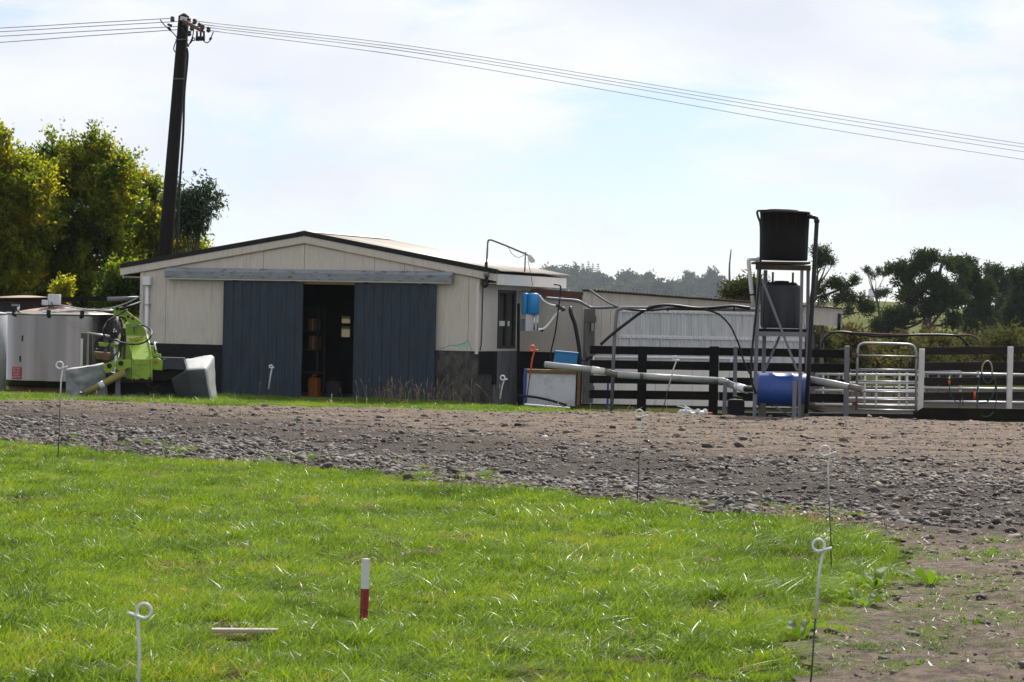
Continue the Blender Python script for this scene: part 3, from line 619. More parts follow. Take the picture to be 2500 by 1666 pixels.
# ------------------------------------------------------------------ shed
TH = R(20)
SO = Vector((-0.724, 60.0, 0.0))
shed = thing('farm_shed', 'low cream gabled shed with two slate-blue sliding doors standing partly open', 'shed', SO, -TH, world=False)
def shed_pt(x, y, z):
    return SO + Vector((x * math.cos(TH) + y * math.sin(TH), -x * math.sin(TH) + y * math.cos(TH), z))
SW, SD = 7.95, 4.3
XL, XR, XA = -8.45, 0.42, -4.02
ZE, ZA = 2.80, 3.56            # top of flashing at eaves and apex
def roofz(x):
    return ZE + (ZA - ZE) * ((x - XL) / (XA - XL) if x < XA else (XR - x) / (XR - XA))
OPL, OPR, OPH = -4.75, -2.0, 2.44
# inner wall shells (thickness 0.1), the front one with the doorway
w = MB()
top = lambda x: roofz(x) - 0.13
w.prism([(-SW, 0.02, -0.15), (OPL, 0.02, -0.15), (OPL, 0.02, top(OPL)), (-SW, 0.02, top(-SW))], (0, 0.1, 0))
w.prism([(OPR, 0.02, -0.15), (0, 0.02, -0.15), (0, 0.02, top(0)), (OPR, 0.02, top(OPR))], (0, 0.1, 0))
w.prism([(OPL, 0.02, OPH), (OPR, 0.02, OPH), (OPR, 0.02, top(OPR)), (XA, 0.02, top(XA)), (OPL, 0.02, top(OPL))], (0, 0.1, 0))
w.box(-SW, -SW + 0.1, 0.12, SD, -0.15, top(-SW))
w.box(-0.1, 0, 0.12, 1.18, -0.15, top(0)); w.box(-0.1, 0, 2.21, SD, -0.15, top(0))
w.box(-0.1, 0, 1.18, 2.21, -0.15, 1.16); w.box(-0.1, 0, 1.18, 2.21, 2.34, top(0))
# back wall with two small lights
BX0, BX1 = -4.97, -4.74
for a, b, z0, z1 in ((-SW + 0.1, BX0, -0.15, None), (BX1, -0.1, -0.15, None)):
    pl = [(a, SD - 0.1, z0), (b, SD - 0.1, z0), (b, SD - 0.1, top(b))] + ([(XA, SD - 0.1, top(XA))] if a < XA < b else []) + [(a, SD - 0.1, top(a))]
    w.prism(pl, (0, 0.1, 0))
w.box(BX0, BX1, SD - 0.1, SD, -0.15, 1.26); w.box(BX0, BX1, SD - 0.1, SD, 1.50, 1.58); w.prism([(BX0, SD - 0.1, 1.74), (BX1, SD - 0.1, 1.74), (BX1, SD - 0.1, top(BX1)), (BX0, SD - 0.1, top(BX0))], (0, 0.1, 0))
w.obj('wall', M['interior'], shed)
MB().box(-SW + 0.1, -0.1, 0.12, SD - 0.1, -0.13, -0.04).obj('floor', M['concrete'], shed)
# lower walls
def base(x0, x1, y0, y1, mt): return MB().box(x0, x1, y0, y1, -0.16, 1.055).obj('base_wall', mt, shed, bev=0.01)
base(-SW - 0.012, -5.3, -0.012, 0.018, M['dark_base'])
tag(base(-1.6, 0.012, -0.012, 0.018, M['grey_base']), 'stained grey concrete plinth right of the doors')
# cream cladding panels with open joints
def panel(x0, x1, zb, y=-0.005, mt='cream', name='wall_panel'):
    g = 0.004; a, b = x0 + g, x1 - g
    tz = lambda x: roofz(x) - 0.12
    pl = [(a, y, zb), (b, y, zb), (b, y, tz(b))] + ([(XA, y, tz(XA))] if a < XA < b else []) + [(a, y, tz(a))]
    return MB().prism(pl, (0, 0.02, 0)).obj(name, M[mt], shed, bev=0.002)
for a, b, zb in ((-SW - 0.01, -7.34, 1.06), (-7.34, -5.0, 1.06), (-1.7, -0.22, 1.06), (-0.22, 0.01, 1.06)):
    panel(a, b, zb)
for a, b in ((-5.0, -4.03), (-4.03, -2.39), (-2.39, -1.7)):
    panel(a, b, 2.46)
for s in (0,):   # battens at the corners
    MB().box(-SW - 0.02, -SW + 0.06, -0.022, -0.006, 1.06, 2.62).obj('corner_batten', M['cream'], shed)
    MB().box(-0.05, 0.02, -0.024, -0.0065, 1.0, 2.5).obj('corner_batten', M['cream_pale_lit'], shed)
# peeling undercoat scar with its brown rim
sc_ = [(-0.62, 1.17), (-0.55, 1.19), (-0.47, 1.17), (-0.40, 1.19), (-0.30, 1.22), (-0.22, 1.28), (-0.19, 1.18), (-0.27, 1.15), (-0.35, 1.11), (-0.42, 1.12), (-0.50, 1.15)]
MB().prism([(x, -0.0062, z) for x, z in sc_], (0, 0.001, 0)).obj('peeled_paint', M['mint'], shed)
MB().tube([(-0.84, -0.006, 1.09), (-0.72, -0.006, 1.13), (-0.62, -0.006, 1.175), (-0.47, -0.006, 1.175), (-0.40, -0.006, 1.195), (-0.29, -0.006, 1.225), (-0.21, -0.006, 1.29), (-0.18, -0.006, 1.2), (-0.12, -0.006, 1.08)], 0.004, 5).obj('peeled_edge', M['brown_rail'], shed)
# side wall cladding
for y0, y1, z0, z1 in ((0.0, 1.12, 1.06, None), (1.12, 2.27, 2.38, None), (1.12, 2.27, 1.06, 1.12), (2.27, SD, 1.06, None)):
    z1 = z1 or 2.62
    MB().box(0.004, 0.024, y0 + 0.004, y1 - 0.004, z0, z1).obj('wall_panel', M['cream_pale_lit'], shed, bev=0.002)
MB().box(0.0, 0.03, 0.0, 0.9, -0.16, 1.055).obj('base_wall', M['grey_base'], shed)
MB().box(0.0, 0.032, 0.9, 2.4, -0.16, 1.055).obj('base_wall', M['side_base'], shed)
MB().box(0.034, 0.06, 0.02, 0.78, 0.58, 1.06).obj('black_board', M['black_flash'], shed)
MB().box(0.034, 0.055, 0.80, 1.06, 0.35, 1.05).obj('grey_board', M['dark_base'], shed)
# side window
win = MB()
for y0, y1, z0, z1 in ((1.14, 1.20, 1.12, 2.38), (2.19, 2.25, 1.12, 2.38), (1.20, 2.19, 2.31, 2.38), (1.20, 2.19, 1.12, 1.18), (1.66, 1.71, 1.18, 2.31)):
    win.box(-0.03, 0.036, y0, y1, z0, z1)
win = win.obj('window', M['frame_dark'], shed)
MB().box(-0.012, -0.006, 1.20, 1.66, 1.18, 2.31).obj('pane', M['glass'], win)
MB().box(-0.012, -0.006, 1.71, 2.19, 1.18, 2.31).obj('pane', M['glass'], win)
MB().box(-0.004, -0.001, 1.26, 1.64, 1.60, 1.71).obj('card', M['card'], win)
MB().box(-0.004, -0.001, 1.73, 1.95, 1.60, 1.71).obj('card', M['card'], win)
# barge boards, flashing
for a, b in ((XL, XA), (XA, XR)):
    z = lambda x: roofz(x)
    MB().prism([(a, -0.06, z(a) - 0.26), (b, -0.06, z(b) - 0.26), (b, -0.06, z(b) - 0.10), (a, -0.06, z(a) - 0.10)], (0, 0.03, 0)).obj('barge_board', M['cream'], shed, bev=0.003)
    MB().prism([(a, -0.075, z(a) - 0.105), (b, -0.075, z(b) - 0.105), (b, -0.075, z(b)), (a, -0.075, z(a))], (0, 0.10, 0)).obj('flashing', M['black_flash'], shed, bev=0.004)
MB().tube([(XL + 0.3, -0.03, roofz(XL + 0.3) - 0.27), (XA, -0.03, ZA - 0.27), (XR - 0.3, -0.03, roofz(XR - 0.3) - 0.27)], 0.008, 5).obj('shadow_line', M['timber'], shed)  # brown strip drawn in for the shadow line under the barge boards
# roof of corrugated sheets
def corr(xa, za, xb, zb, y0, y1):
    mb = MB(); nseg = int((y1 - y0) / 0.076 * 6); b0 = 0
    ln = math.hypot(xb - xa, zb - za); nx, nz = -(zb - za) / ln, (xb - xa) / ln
    if nz < 0: nx, nz = -nx, -nz
    for i in range(nseg + 1):
        y = y0 + (y1 - y0) * i / nseg; h = 0.010 * math.sin(2 * math.pi * y / 0.076)
        mb.v += [(xa + nx * h, y, za + nz * h), (xb + nx * h, y, zb + nz * h)]
    for i in range(nseg): mb.face((2*i, 2*i+2, 2*i+3, 2*i+1) if xb < xa else (2*i, 2*i+1, 2*i+3, 2*i+2), True)
    return mb
roofp = MB()
for a in (XL + 0.06, XR - 0.10):
    zz = roofz(a) - 0.10
    roofp.prism([(a, 0.03, zz), (XA, 0.03, ZA - 0.06), (XA, 0.03, ZA - 0.12), (a, 0.03, zz - 0.05)], (0, SD + 0.1, 0))
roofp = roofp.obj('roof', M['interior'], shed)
ys_ = np.linspace(0.02, SD + 0.2, 7)
for i in range(6):
    for xe in (XL - 0.03, XR + 0.05):
        e = 0.004 * (i % 2)
        corr(xe, roofz(min(max(xe, XL), XR)) - 0.035 + e, XA, ZA - 0.025 + e, ys_[i], ys_[i + 1] + 0.03).obj('roofing_sheet', M['roof'], roofp, solid=0.002)
MB().prism([(XA - 0.2, -0.07, ZA - 0.03), (XA, -0.07, ZA + 0.012), (XA + 0.2, -0.07, ZA - 0.03), (XA, -0.07, ZA - 0.012)], (0, SD + 0.3, 0)).obj('ridge_cap', M['roof'], roofp)
# eave fascia on the right
MB().box(XR - 0.04, XR - 0.01, 0.03, SD + 0.2, 2.47, 2.70).obj('fascia', M['fascia_white'], shed, bev=0.004)
MB().box(0.03, XR - 0.041, 0.05, SD + 0.18, 2.49, 2.51).obj('soffit', M['cream_pale_lit'], shed)
MB().box(XL + 0.05, -SW - 0.015, 0.05, SD + 0.18, 2.50, 2.52).obj('soffit', M['cream'], shed)
MB().box(XL + 0.01, XL + 0.04, 0.03, SD + 0.2, 2.48, 2.70).obj('fascia', M['cream'], shed)
# door track cover
tc_ = MB().prism([(-7.29, -0.20, 2.50), (-7.29, -0.20, 2.66), (-7.29, -0.06, 2.73), (-7.29, -0.03, 2.73), (-7.29, -0.03, 2.52), (-7.29, -0.17, 2.50)], (6.74, 0, 0)).obj('track_cover', M['track_grey'], shed, bev=0.006)
MB().box(-7.28, -0.57, -0.19, -0.03, 2.475, 2.499).obj('edge_strip', M['cream'], tc_)
MB().box(-5.2, -1.5, -0.025, 0.0, 2.415, 2.47).obj('lintel', M['timber'], shed)
# sliding doors of ribbed steel
def door(x0, x1, n, seed):
    r_ = random.Random(seed)
    dr = MB().box(x0, x1, -0.115, -0.075, -0.02, 2.44).obj('door', M['door_blue'], shed)
    wv = (x1 - x0) / n
    for i in range(n):
        a = x0 + wv * i; b = a + wv; y = -0.117
        pl = [(a + 0.002, y, 0), (a + 0.006, y - 0.022, 0), (a + 0.028, y - 0.022, 0), (a + 0.038, y - 0.004, 0), (a + wv*0.36, y - 0.004, 0), (a + wv*0.38, y - 0.009, 0), (a + wv*0.42, y - 0.009, 0), (a + wv*0.44, y - 0.004, 0),
              (a + wv*0.66, y - 0.004, 0), (a + wv*0.68, y - 0.009, 0), (a + wv*0.72, y - 0.009, 0), (a + wv*0.74, y - 0.004, 0), (b - 0.002, y - 0.004, 0), (b - 0.002, y, 0)]
        MB().prism([(p[0], p[1], -0.03 + r_.uniform(-0.006, 0.006)) for p in pl], (0, 0, 2.48)).obj('door_panel', M['door_blue'], dr)
    for hx in (x0 + 0.25, x1 - 0.25): MB().box(hx - 0.05, hx + 0.05, -0.11, -0.08, 2.44, 2.52).obj('hanger', M['black_flash'], dr)
    return dr
door(-5.885, -4.0, 9, 1); door(-2.79, -0.925, 9, 2)
# downpipe
dp = MB().tube([(-7.77, -0.06, 2.34), (-7.77, -0.06, 0.3)], 0.04, 12).obj('downpipe', M['pvc_white'], shed)
MB().box(-7.86, -7.68, -0.13, -0.012, 2.33, 2.52).obj('rainhead', M['pvc_white'], dp, bev=0.015)
for z in (1.9, 0.75): MB().box(-7.84, -7.70, -0.11, -0.012, z, z + 0.025).obj('bracket', M['galv_light'], dp)
# panes of the back lights
for z0, z1 in ((1.262, 1.498), (1.582, 1.738)): MB().box(BX0 + 0.002, BX1 - 0.002, SD - 0.06, SD - 0.055, z0, z1).obj('back_pane', M['dim_pane'], shed)
# conduit and cables on the right corner
MB().tube(spl([(0.05, 0.12, 2.45), (0.045, 0.12, 1.9), (0.05, 0.10, 1.3), (0.045, 0.04, 1.08)]), 0.012, 6).obj('cable', M['black_hose'], shed)
# things inside
def shed_thing(name, label, cat, x, y, z=-0.04, rz=0):
    return thing(name, label, cat, shed_pt(x, y, z), -TH + rz, world=False)
rk = shed_thing('shelf_rack', 'dim timber shelf rack just inside the left of the doorway', 'shelf', -4.75, 1.6)
for z in (0.5, 1.0, 1.42, 1.9): MB().box(-0.3, 0.45, -0.2, 0.25, z, z + 0.03).obj('shelf', M['old_timber'], rk)
for x in (-0.28, 0.41):
    for y in (-0.18, 0.2): MB().box(x, x + 0.04, y, y + 0.04, 0, 2.0).obj('upright', M['old_timber'], rk)
for nm, lb, x, z, sx, sz, mm in (('cardboard_box', 'brown box on the upper shelf inside the shed doorway', 0.15, 1.45, 0.2, 0.26, 'cardboard'), ('cardboard_box', 'brown box on the middle shelf inside the shed doorway', 0.16, 1.03, 0.22, 0.3, 'cardboard')):
    t = shed_thing(nm, lb, 'box', -4.75 + x, 1.55, z - 0.04)
    MB().box(0, sx, 0, 0.2, 0, sz).obj('carton', M[mm], t, bev=0.004); MB().box(sx*0.44, sx*0.56, -0.002, 0.202, 0, sz + 0.002).obj('tape', M['plank'], t)
def jerry(name, label, p, rz, wx, wy, h, mt, cap='black_plastic'):
    t = thing(name, label, 'container', p, rz, world=False)
    mb = MB(); mb.prism([(-wx/2, -wy/2, 0), (wx/2, -wy/2, 0), (wx/2, -wy/2, h*0.80), (wx*0.38, -wy/2, h*0.88), (-wx*0.38, -wy/2, h*0.88), (-wx/2, -wy/2, h*0.80)], (0, wy, 0))
    mb.obj('body', mt, t, bev=min(wx, wy) * 0.13)
    MB().tube(spl([(-wx*0.22, 0, h*0.87), (-wx*0.2, 0, h*0.98), (wx*0.1, 0, h*0.98), (wx*0.12, 0, h*0.87)], 4), 0.018, 8).obj('handle', mt, t)
    MB().tube([(wx*0.28, 0, h*0.87), (wx*0.28, 0, h*0.96)], 0.035, 12).obj('cap', M[cap], t)
    return t
jerry('chemical_drum', 'orange drum on the floor just inside the shed doorway', shed_pt(-4.18, 1.0, -0.04), -TH, 0.22, 0.22, 0.48, M['amber'])
jerry('chemical_drum', 'dull grey drum on the floor inside the shed doorway', shed_pt(-3.75, 1.1, -0.04), -TH, 0.3, 0.25, 0.40, M['grey_plastic'])

# swan-neck lamp on the roof edge
lp = thing('roof_lamp', 'floodlight on a bent pipe rising over the shed eave', 'lamp', shed_pt(0.2, -0.06, 2.6))
p0 = shed_pt(0.15, -0.09, 2.75)
Yl = p0.y
q = lambda px, py, dy=0.0: W(px, py, Yl + dy)
MB().tube([q(1187, 660), q(1189, 625), q(1191, 592)] + spl([q(1191, 592), q(1193, 587), q(1199, 586)], 4) + [q(1240, 602, 0.4), q(1282, 620, 0.8), q(1292, 625, 0.9)], 0.020, 8).obj('arm', M['galv'], lp)
MB().tube(spl([q(1187, 640), q(1187, 670), q(1189, 692), q(1184, 700), q(1177, 690)], 5), 0.034, 8).obj('gland', M['black_hose'], lp)
MB().tube([q(1187, 676, -0.03), q(1187, 664, -0.03)], 0.055, 10).obj('joint', M['galv'], lp)
MB().tube([q(1283, 616, 0.8), q(1281, 664, 0.8)], 0.015, 6).obj('stay', M['galv'], lp)
MB().tube(spl([q(1241, 604, 0.4), q(1250, 620, 0.5), q(1265, 629, 0.6), q(1280, 623, 0.75)], 4), 0.006, 5).obj('cable', M['black_hose'], lp)
MB().tube([q(1289, 638, 0.9), q(1297, 675, 0.9), q(1300, 698, 0.9)], 0.006, 5).obj('cable', M['black_hose'], lp)
hd = MB(); c0, c1 = q(1290, 627, 0.9), q(1303, 640, 0.9)
hd.prism([q(1288, 626, 0.8), q(1296, 622, 0.8), q(1306, 634, 0.8), q(1306, 640, 0.8), q(1297, 642, 0.8), q(1290, 637, 0.8)], (0, 0.16, 0))
hd.obj('lamp_head', M['fascia_white'], lp, bev=0.012)

# ------------------------------------------------------------------ milk room and milking parlour
mr_ = thing('milk_room', 'small cream lean-to with a rusty fascia against the shed side', 'lean-to', shed_pt(0.8, 2.4, 0), -TH, world=False)
X0, X1 = -0.77, 0.82
MB().box(X0, X1, 0, 0.1, 1.055, 2.36).obj('wall', M['cream'], mr_)
MB().box(X0, X1 - 0.1, -0.01, 0.1, -0.16, 1.05).obj('base_wall', M['dark_base'], mr_)
MB().box(X1 - 0.1, X1, 0.1, 2.2, -0.16, 2.34).obj('side_wall', M['cream'], mr_)
MB().box(X1 - 0.12, X1 + 0.012, -0.022, -0.002, -0.12, 2.30).obj('corner_board', M['cream_pale_lit'], mr_)
MB().prism([(X0 + 0.32, -0.12, 2.26), (X1 + 0.05, -0.12, 2.20), (X1 + 0.05, -0.12, 2.36), (X0 + 0.5, -0.12, 2.43), (X0 + 0.32, -0.12, 2.41)], (0, 0.03, 0)).obj('fascia', M['rust'], mr_)
MB().box(X0 + 0.1, X1 + 0.05, -0.11, 2.2, 2.365, 2.385).obj('roof', M['roof'], mr_)

parl = thing('milking_parlour', 'long low cream parlour with ribbed translucent sheets behind the rail fence', 'parlour', W(1700, 990, 61.5))
YP = 61.5
def pz(x): return 2.43 - (x - 1.62) / (7.11 - 1.62) * 0.28     # roof edge
GZP = -0.12
# cream sheets
for i in range(4):
    a, b = 1.52 + i * 0.2, 1.52 + (i + 1) * 0.2 - 0.004
    MB().prism([(a, YP, 0.72), (b, YP, 0.72), (b, YP, pz(b) - 0.04), (a, YP, pz(a) - 0.04)], (0, 0.03, 0)).obj('wall_sheet', M['cream'], parl, bev=0.003)
# header strip of cream above translucent sheets
for i in range(8):
    a, b = 2.32 + i * 0.5, 2.32 + (i + 1) * 0.5 - 0.004
    MB().prism([(a, YP, 2.02), (b, YP, 2.02), (b, YP, pz(b) - 0.04), (a, YP, pz(a) - 0.04)], (0, 0.03, 0)).obj('wall_sheet', M['cream'], parl, bev=0.003)
for i in range(18):
    a = 2.32 + i * 0.222; b = a + 0.222
    pl = [(a, YP + 0.03, 0), (a + 0.006, YP - 0.012, 0), (a + 0.04, YP - 0.012, 0), (a + 0.055, YP + 0.018, 0), (a + 0.12, YP + 0.018, 0), (a + 0.13, YP + 0.006, 0), (a + 0.15, YP + 0.006, 0), (a + 0.16, YP + 0.018, 0), (b - 0.002, YP + 0.018, 0), (b - 0.002, YP + 0.03, 0)]
    MB().prism([(p[0], p[1], 0.74) for p in pl], (0, 0, 1.275)).obj('translucent_sheet', M['translucent'], parl)
for (z0, z1) in ((1.40, 1.475), (1.955, 2.018)):
    st = MB().box(2.31, 6.33, YP - 0.02, YP - 0.013, z0, z1).obj('cover_strip', M['white_plastic'], parl)
    sc2 = MB()
    for k in range(36): sc2.tube([(2.36 + k * 0.111, YP - 0.021, (z0 + z1) / 2 - 0.01), (2.36 + k * 0.111, YP - 0.028, (z0 + z1) / 2 - 0.01)], 0.009, 6)
    tag(sc2.obj('screws', M['rust'], st), kind='stuff')
# lower cream wall of slabs
for i in range(6):
    a, b = 1.52 + i * 0.8, min(1.52 + (i + 1) * 0.8 - 0.006, 6.34)
    MB().box(a, b, YP - 0.02, YP + 0.08, -0.04, 0.735).obj('wall_slab', M['off_white'], parl, bev=0.006)
MB().box(1.4, 7.2, YP - 0.06, YP + 0.1, -0.25, -0.04).obj('plinth', M['dark_base'], parl)
MB().box(6.24, 6.34, YP + 0.08, YP + 6, -0.1, 2.1).obj('end_wall', M['cream'], parl)
MB().box(1.5, 1.6, YP + 0.08, YP + 6, -0.1, 2.3).obj('end_wall', M['cream'], parl)
MB().box(1.6, 6.24, YP + 5.9, YP + 6, -0.1, 0.5).obj('back_wall', M['cream'], parl)
# roof sheets of corrugated iron, seen end on
nsh = 7
for i in range(nsh):
    a = 1.50 + i * (5.62 / nsh); b = a + 5.62 / nsh + 0.02; mb = MB(); ns = 60
    for k in range(ns + 1):
        x = a + (b - a) * k / ns; h = 0.011 * math.sin(2 * math.pi * x / 0.076) + 0.003 * (i % 2)
        mb.v += [(x, YP - 0.12, pz(x) + h), (x, YP + 6.1, pz(x) - 0.15 + h)]
    for k in range(ns): mb.face((2*k, 2*k+2, 2*k+3, 2*k+1), True)
    mb.obj('roofing_sheet', M['roof'], parl, solid=0.004)
MB().prism([(1.5, YP - 0.005, pz(1.5) - 0.05), (7.1, YP - 0.005, pz(7.1) - 0.05), (7.1, YP - 0.005, pz(7.1) - 0.014), (1.5, YP - 0.005, pz(1.5) - 0.014)], (0, 0.004, 0)).obj('rusty_edge', M['rust_light'], parl)
# open canopy at the right end
MB().prism([(6.30, YP - 0.03, 1.77), (7.10, YP - 0.03, 1.75), (7.10, YP - 0.03, pz(7.1) - 0.03), (6.30, YP - 0.03, pz(6.3) - 0.03)], (0, 0.022, 0)).obj('canopy_fascia', M['cream'], parl)
MB().prism([(7.10, YP - 0.03, 1.72), (7.10, YP + 2.6, 1.98), (7.10, YP + 2.6, 2.2), (7.10, YP - 0.03, pz(7.1) - 0.03)], (0.025, 0, 0)).obj('canopy_end', M['tank_white'], parl)
for x in (6.62, 6.83): MB().box(x, x + 0.08, YP + 1.5, YP + 1.58, -0.1, 2.2).obj('canopy_post', M['galv'], parl)
MB().tube([(7.06, YP - 0.06, 2.02), (7.05, YP - 0.06, 1.62)], 0.035, 8).obj('downpipe', M['black_hose'], parl)
# open grey plank door seen almost edge on
dr = thing('plank_door', 'narrow grey plank door standing ajar beside the parlour wall', 'door', W(1423, 985, 60.9), R(70), world=False)
for i in range(5): MB().box(i * 0.15, i * 0.15 + 0.144, -0.02, 0.02, 0.0, 2.02).obj('plank', M['grey_door'], dr, bev=0.004)
for z in (0.25, 1.0, 1.75): MB().box(0.02, 0.73, -0.045, -0.021, z, z + 0.12).obj('ledge', M['grey_door'], dr)
MB().box(0.30, 0.42, -0.07, -0.046, 1.55, 1.72).obj('bolt', M['galv_light'], dr)

# white pipe behind the fence, with hanging taps
wp = thing('wash_pipe', 'horizontal white wash-down pipe running along the parlour wall', 'pipe', W(1640, 875, 61))
MB().tube([W(1448, 872, 60.9), W(1640, 874, 60.9), W(1860, 878, 60.9)], 0.034, 10).obj('pipe', M['white_plastic'], wp)
for px, py in ((1449, 873), (1785, 876)):
    MB().tube([W(px, py, 60.85), W(px, py + 16, 60.85)], 0.022, 8).obj('tap', M['pvc_white'], wp)
MB().tube(spl([W(1448, 872, 60.9), W(1437, 875, 60.9), W(1430, 882, 60.9)], 4), 0.03, 8).obj('elbow', M['black_hose'], wp)
MB().tube([W(1417, 879, 60.8), W(1428, 879, 60.8)], 0.035, 10).obj('blue_valve', M['blue_drum'], wp)

# ------------------------------------------------------------------ rail fences, gate, concrete nib
YF = 56.0
def zg(p): return gz1(p.x, p.y)
nib = tag(MB().prism([(4.6, YF - 0.12, -0.4), (7.95, YF - 0.12, -0.4), (7.95, YF - 0.12, 0.06), (4.6, YF - 0.12, 0.02)], (0, 0.3, 0)).obj('concrete_nib', M['dark_base'], None, bev=0.02), 'low dark concrete kerb under the rail fence and gate', 'kerb')
nib2 = tag(MB().prism([(7.96, YF - 0.2, -0.4), (13.5, YF - 0.2, -0.4), (13.5, YF - 0.2, 0.22), (8.1, YF - 0.2, 0.19), (7.96, YF - 0.2, 0.10)], (0, 0.5, 0)).obj('concrete_nib', M['moss_concrete'], None, bev=0.02), 'mossy concrete yard wall under the right-hand rails', 'yard wall')
nib3 = tag(MB().box(1.5, 4.58, YF - 0.05, YF + 0.15, -0.35, -0.01).obj('concrete_nib', M['dark_base'], None, bev=0.02), 'dark concrete kerb below the left part of the fence', 'kerb')

fe = thing('rail_fence', 'four-rail black timber fence in front of the parlour', 'fence', W(1650, 985, YF))
fl, fr = W(1440, 844, YF), W(2080, 853, YF)
for i, (za, zb) in enumerate(((844, 864), (879, 900), (916, 935), (952, 973))):
    tops = [W(px, za + (px - 1440) / 640 * 10, YF) for px in (1440 - i * 0.5, 1755, 2078 - i * 2)]
    h = (zb - za) / (FOC / YF)
    for a, b in ((0, 1), (1, 2)):
        p, q_ = tops[a] + Vector((0.004, 0, -h / 2 + rnd.uniform(-0.006, 0.006))), tops[b] + Vector((-0.004, 0, -h / 2 + rnd.uniform(-0.006, 0.006)))
        MB().bar(p, q_, 0.045, h).obj('rail', M['black_rail'], fe, bev=0.004)
for px, wpx in ((1569, 22), (1744, 22)):
    p = W(px, 846, YF - 0.07); q_ = W(px - 3, 985, YF - 0.07)
    MB().bar(p, Vector((q_.x, q_.y, -0.2)), wpx / (FOC / YF), 0.09, ref=(0, 1, 0)).obj('post', M['black_rail'], fe, bev=0.005)
for px, top_, wd in ((1796, 846, 9), (2068, 845, 12)):
    p = W(px, top_, YF - 0.09); q_ = W(px - 3, 1000, YF - 0.09)
    MB().bar(Vector((q_.x, q_.y, -0.25)), p, wd / (FOC / YF), wd / (FOC / YF), ref=(0, 1, 0)).obj('steel_post', M['galv'], fe, bev=0.006)
# bent overhead pipe frame
pf = thing('pipe_frame', 'grey bent pipe frame carrying hoses above the fence', 'pipe frame', W(1495, 990, YF - 0.1))
b_ = W(1493, 990, YF - 0.1)
MB().tube([Vector((b_.x, b_.y, -0.2)), W(1499, 845, YF - 0.1)] + spl([W(1504, 775, YF - 0.1), W(1508, 758, YF - 0.1), W(1522, 752, YF - 0.1)], 5) + [W(1680, 754, YF - 0.1), W(1856, 757, YF - 0.1)], 0.036, 10).obj('pipe', M['galv'], pf)
for px in (1630, 1725, 1792): MB().tube([W(px - 2, 755, YF - 0.1), W(px + 2, 755, YF - 0.1)], 0.044, 10).obj('clamp', M['black_hose'], pf)
def hose(name, label, pts, r_, mt, cat='hose', group=None):
    return tag(MB().tube(spl(pts, 7), r_, 8).obj(name, M[mt] if isinstance(mt, str) else mt), label, cat, group)
YH = YF - 0.16
hose('black_hose', 'thick black hose rising from the fence end and arching over the pipe frame', [W(1466, 842, YH), W(1500, 812, YH), W(1570, 760, YH), W(1600, 748, YH), W(1640, 746, YH), W(1700, 753, YH), W(1740, 752, YH), W(1790, 748, YH), W(1832, 753, YH)], 0.030, 'black_hose')
hose('black_hose', 'black hose curving down from the pipe frame beside the tank stand', [W(1722, 756, YH - .05), W(1755, 768, YH - .05), W(1782, 795, YH - .05), W(1797, 825, YH - .05), W(1806, 848, YH - .05), W(1818, 888, YH - .05), W(1832, 915, YH - .05)], 0.018, 'black_hose')
hose('grey_hose', 'pale hose sagging from the parlour roof corner to the pipe frame', [W(1441, 709, YH + 4), W(1475, 733, YH + 3), W(1510, 750, YH + 1.5), W(1545, 757, YH), W(1590, 758, YH), W(1640, 754, YH), W(1725, 755, YH)], 0.022, 'black_hose')
hose('grey_pipe', 'grey pipe from the milk room wall sloping onto the parlour front', [W(1333, 728, 60.6), W(1370, 731, 60.6), W(1410, 735, 60.6), W(1430, 745, 60.6), W(1450, 752, 60.6), W(1508, 750, 60)], 0.03, 'galv', 'pipe')

# gate
ga = thing('yard_gate', 'galvanised pipe yard gate with rounded top corners', 'gate', W(2165, 1003, YF))
YG = YF
fr_ = [W(2091, 1002, YG), W(2093, 870, YG)] + spl([W(2094, 856, YG), W(2098, 843, YG), W(2110, 838, YG)], 4) + [W(2165, 839, YG)] + spl([W(2217, 841, YG), W(2231, 846, YG), W(2237, 862, YG)], 4) + [W(2236, 1003, YG)]
MB().tube(fr_, 0.024, 10).obj('frame', M['galv_light'], ga)
for y0, y1 in ((868, 871), (902, 904), (931, 933), (956, 959), (975, 978), (989, 992), (1000, 1003)):
    MB().tube([W(2093, y0, YG), W(2236, y1, YG)], 0.016, 8).obj('bar', M['galv_light'], ga)
for y in (868, 985): MB().box(*(lambda p: (p.x - 0.04, p.x + 0.06, p.y - 0.05, p.y + 0.05, p.z - 0.04, p.z + 0.04))(W(2086, y, YG))).obj('hinge', M['rust'], ga)
MB().tube(spl([W(2233, 872, YG - .05), W(2240, 874, YG - .07), W(2250, 872, YG - .09), W(2256, 866, YG - .07)], 4), 0.014, 6).obj('chain', M['rust'], ga)

# right-hand fence
f2 = thing('rail_fence', 'dark brown rail fence with white steel posts right of the gate', 'fence', W(2400, 990, YF))
for i, (a0, a1, b0) in enumerate(((848, 867, 845), (885, 906, 883), (922, 942, 921), (958, 978, 957))):
    h = (a1 - a0) / (FOC / YF); p = W(2246, a0, YF) - Vector((0, 0, h / 2)); q_ = W(2503, b0, YF) - Vector((0, 0, h / 2)); e = p + (q_ - p) * 1.9
    md_ = p + (q_ - p) * 0.86
    MB().bar(p, md_ - Vector((0.003, 0, 0)), 0.05, h).obj('rail', M['brown_rail'], f2, bev=0.005)
    MB().bar(md_ + Vector((0.003, 0, 0.004)), e, 0.05, h).obj('rail', M['brown_rail'], f2, bev=0.005)
for px0, py0, px1, py1, wd in ((2251, 852, 2246, 1006, 13), (2467, 847, 2463, 994, 13)):
    MB().bar(W(px1, py1 + 14, YF - 0.1), W(px0, py0, YF - 0.1), wd / (FOC / YF), wd / (FOC / YF), ref=(0, 1, 0)).obj('post', M['white_steel'], f2, bev=0.008)

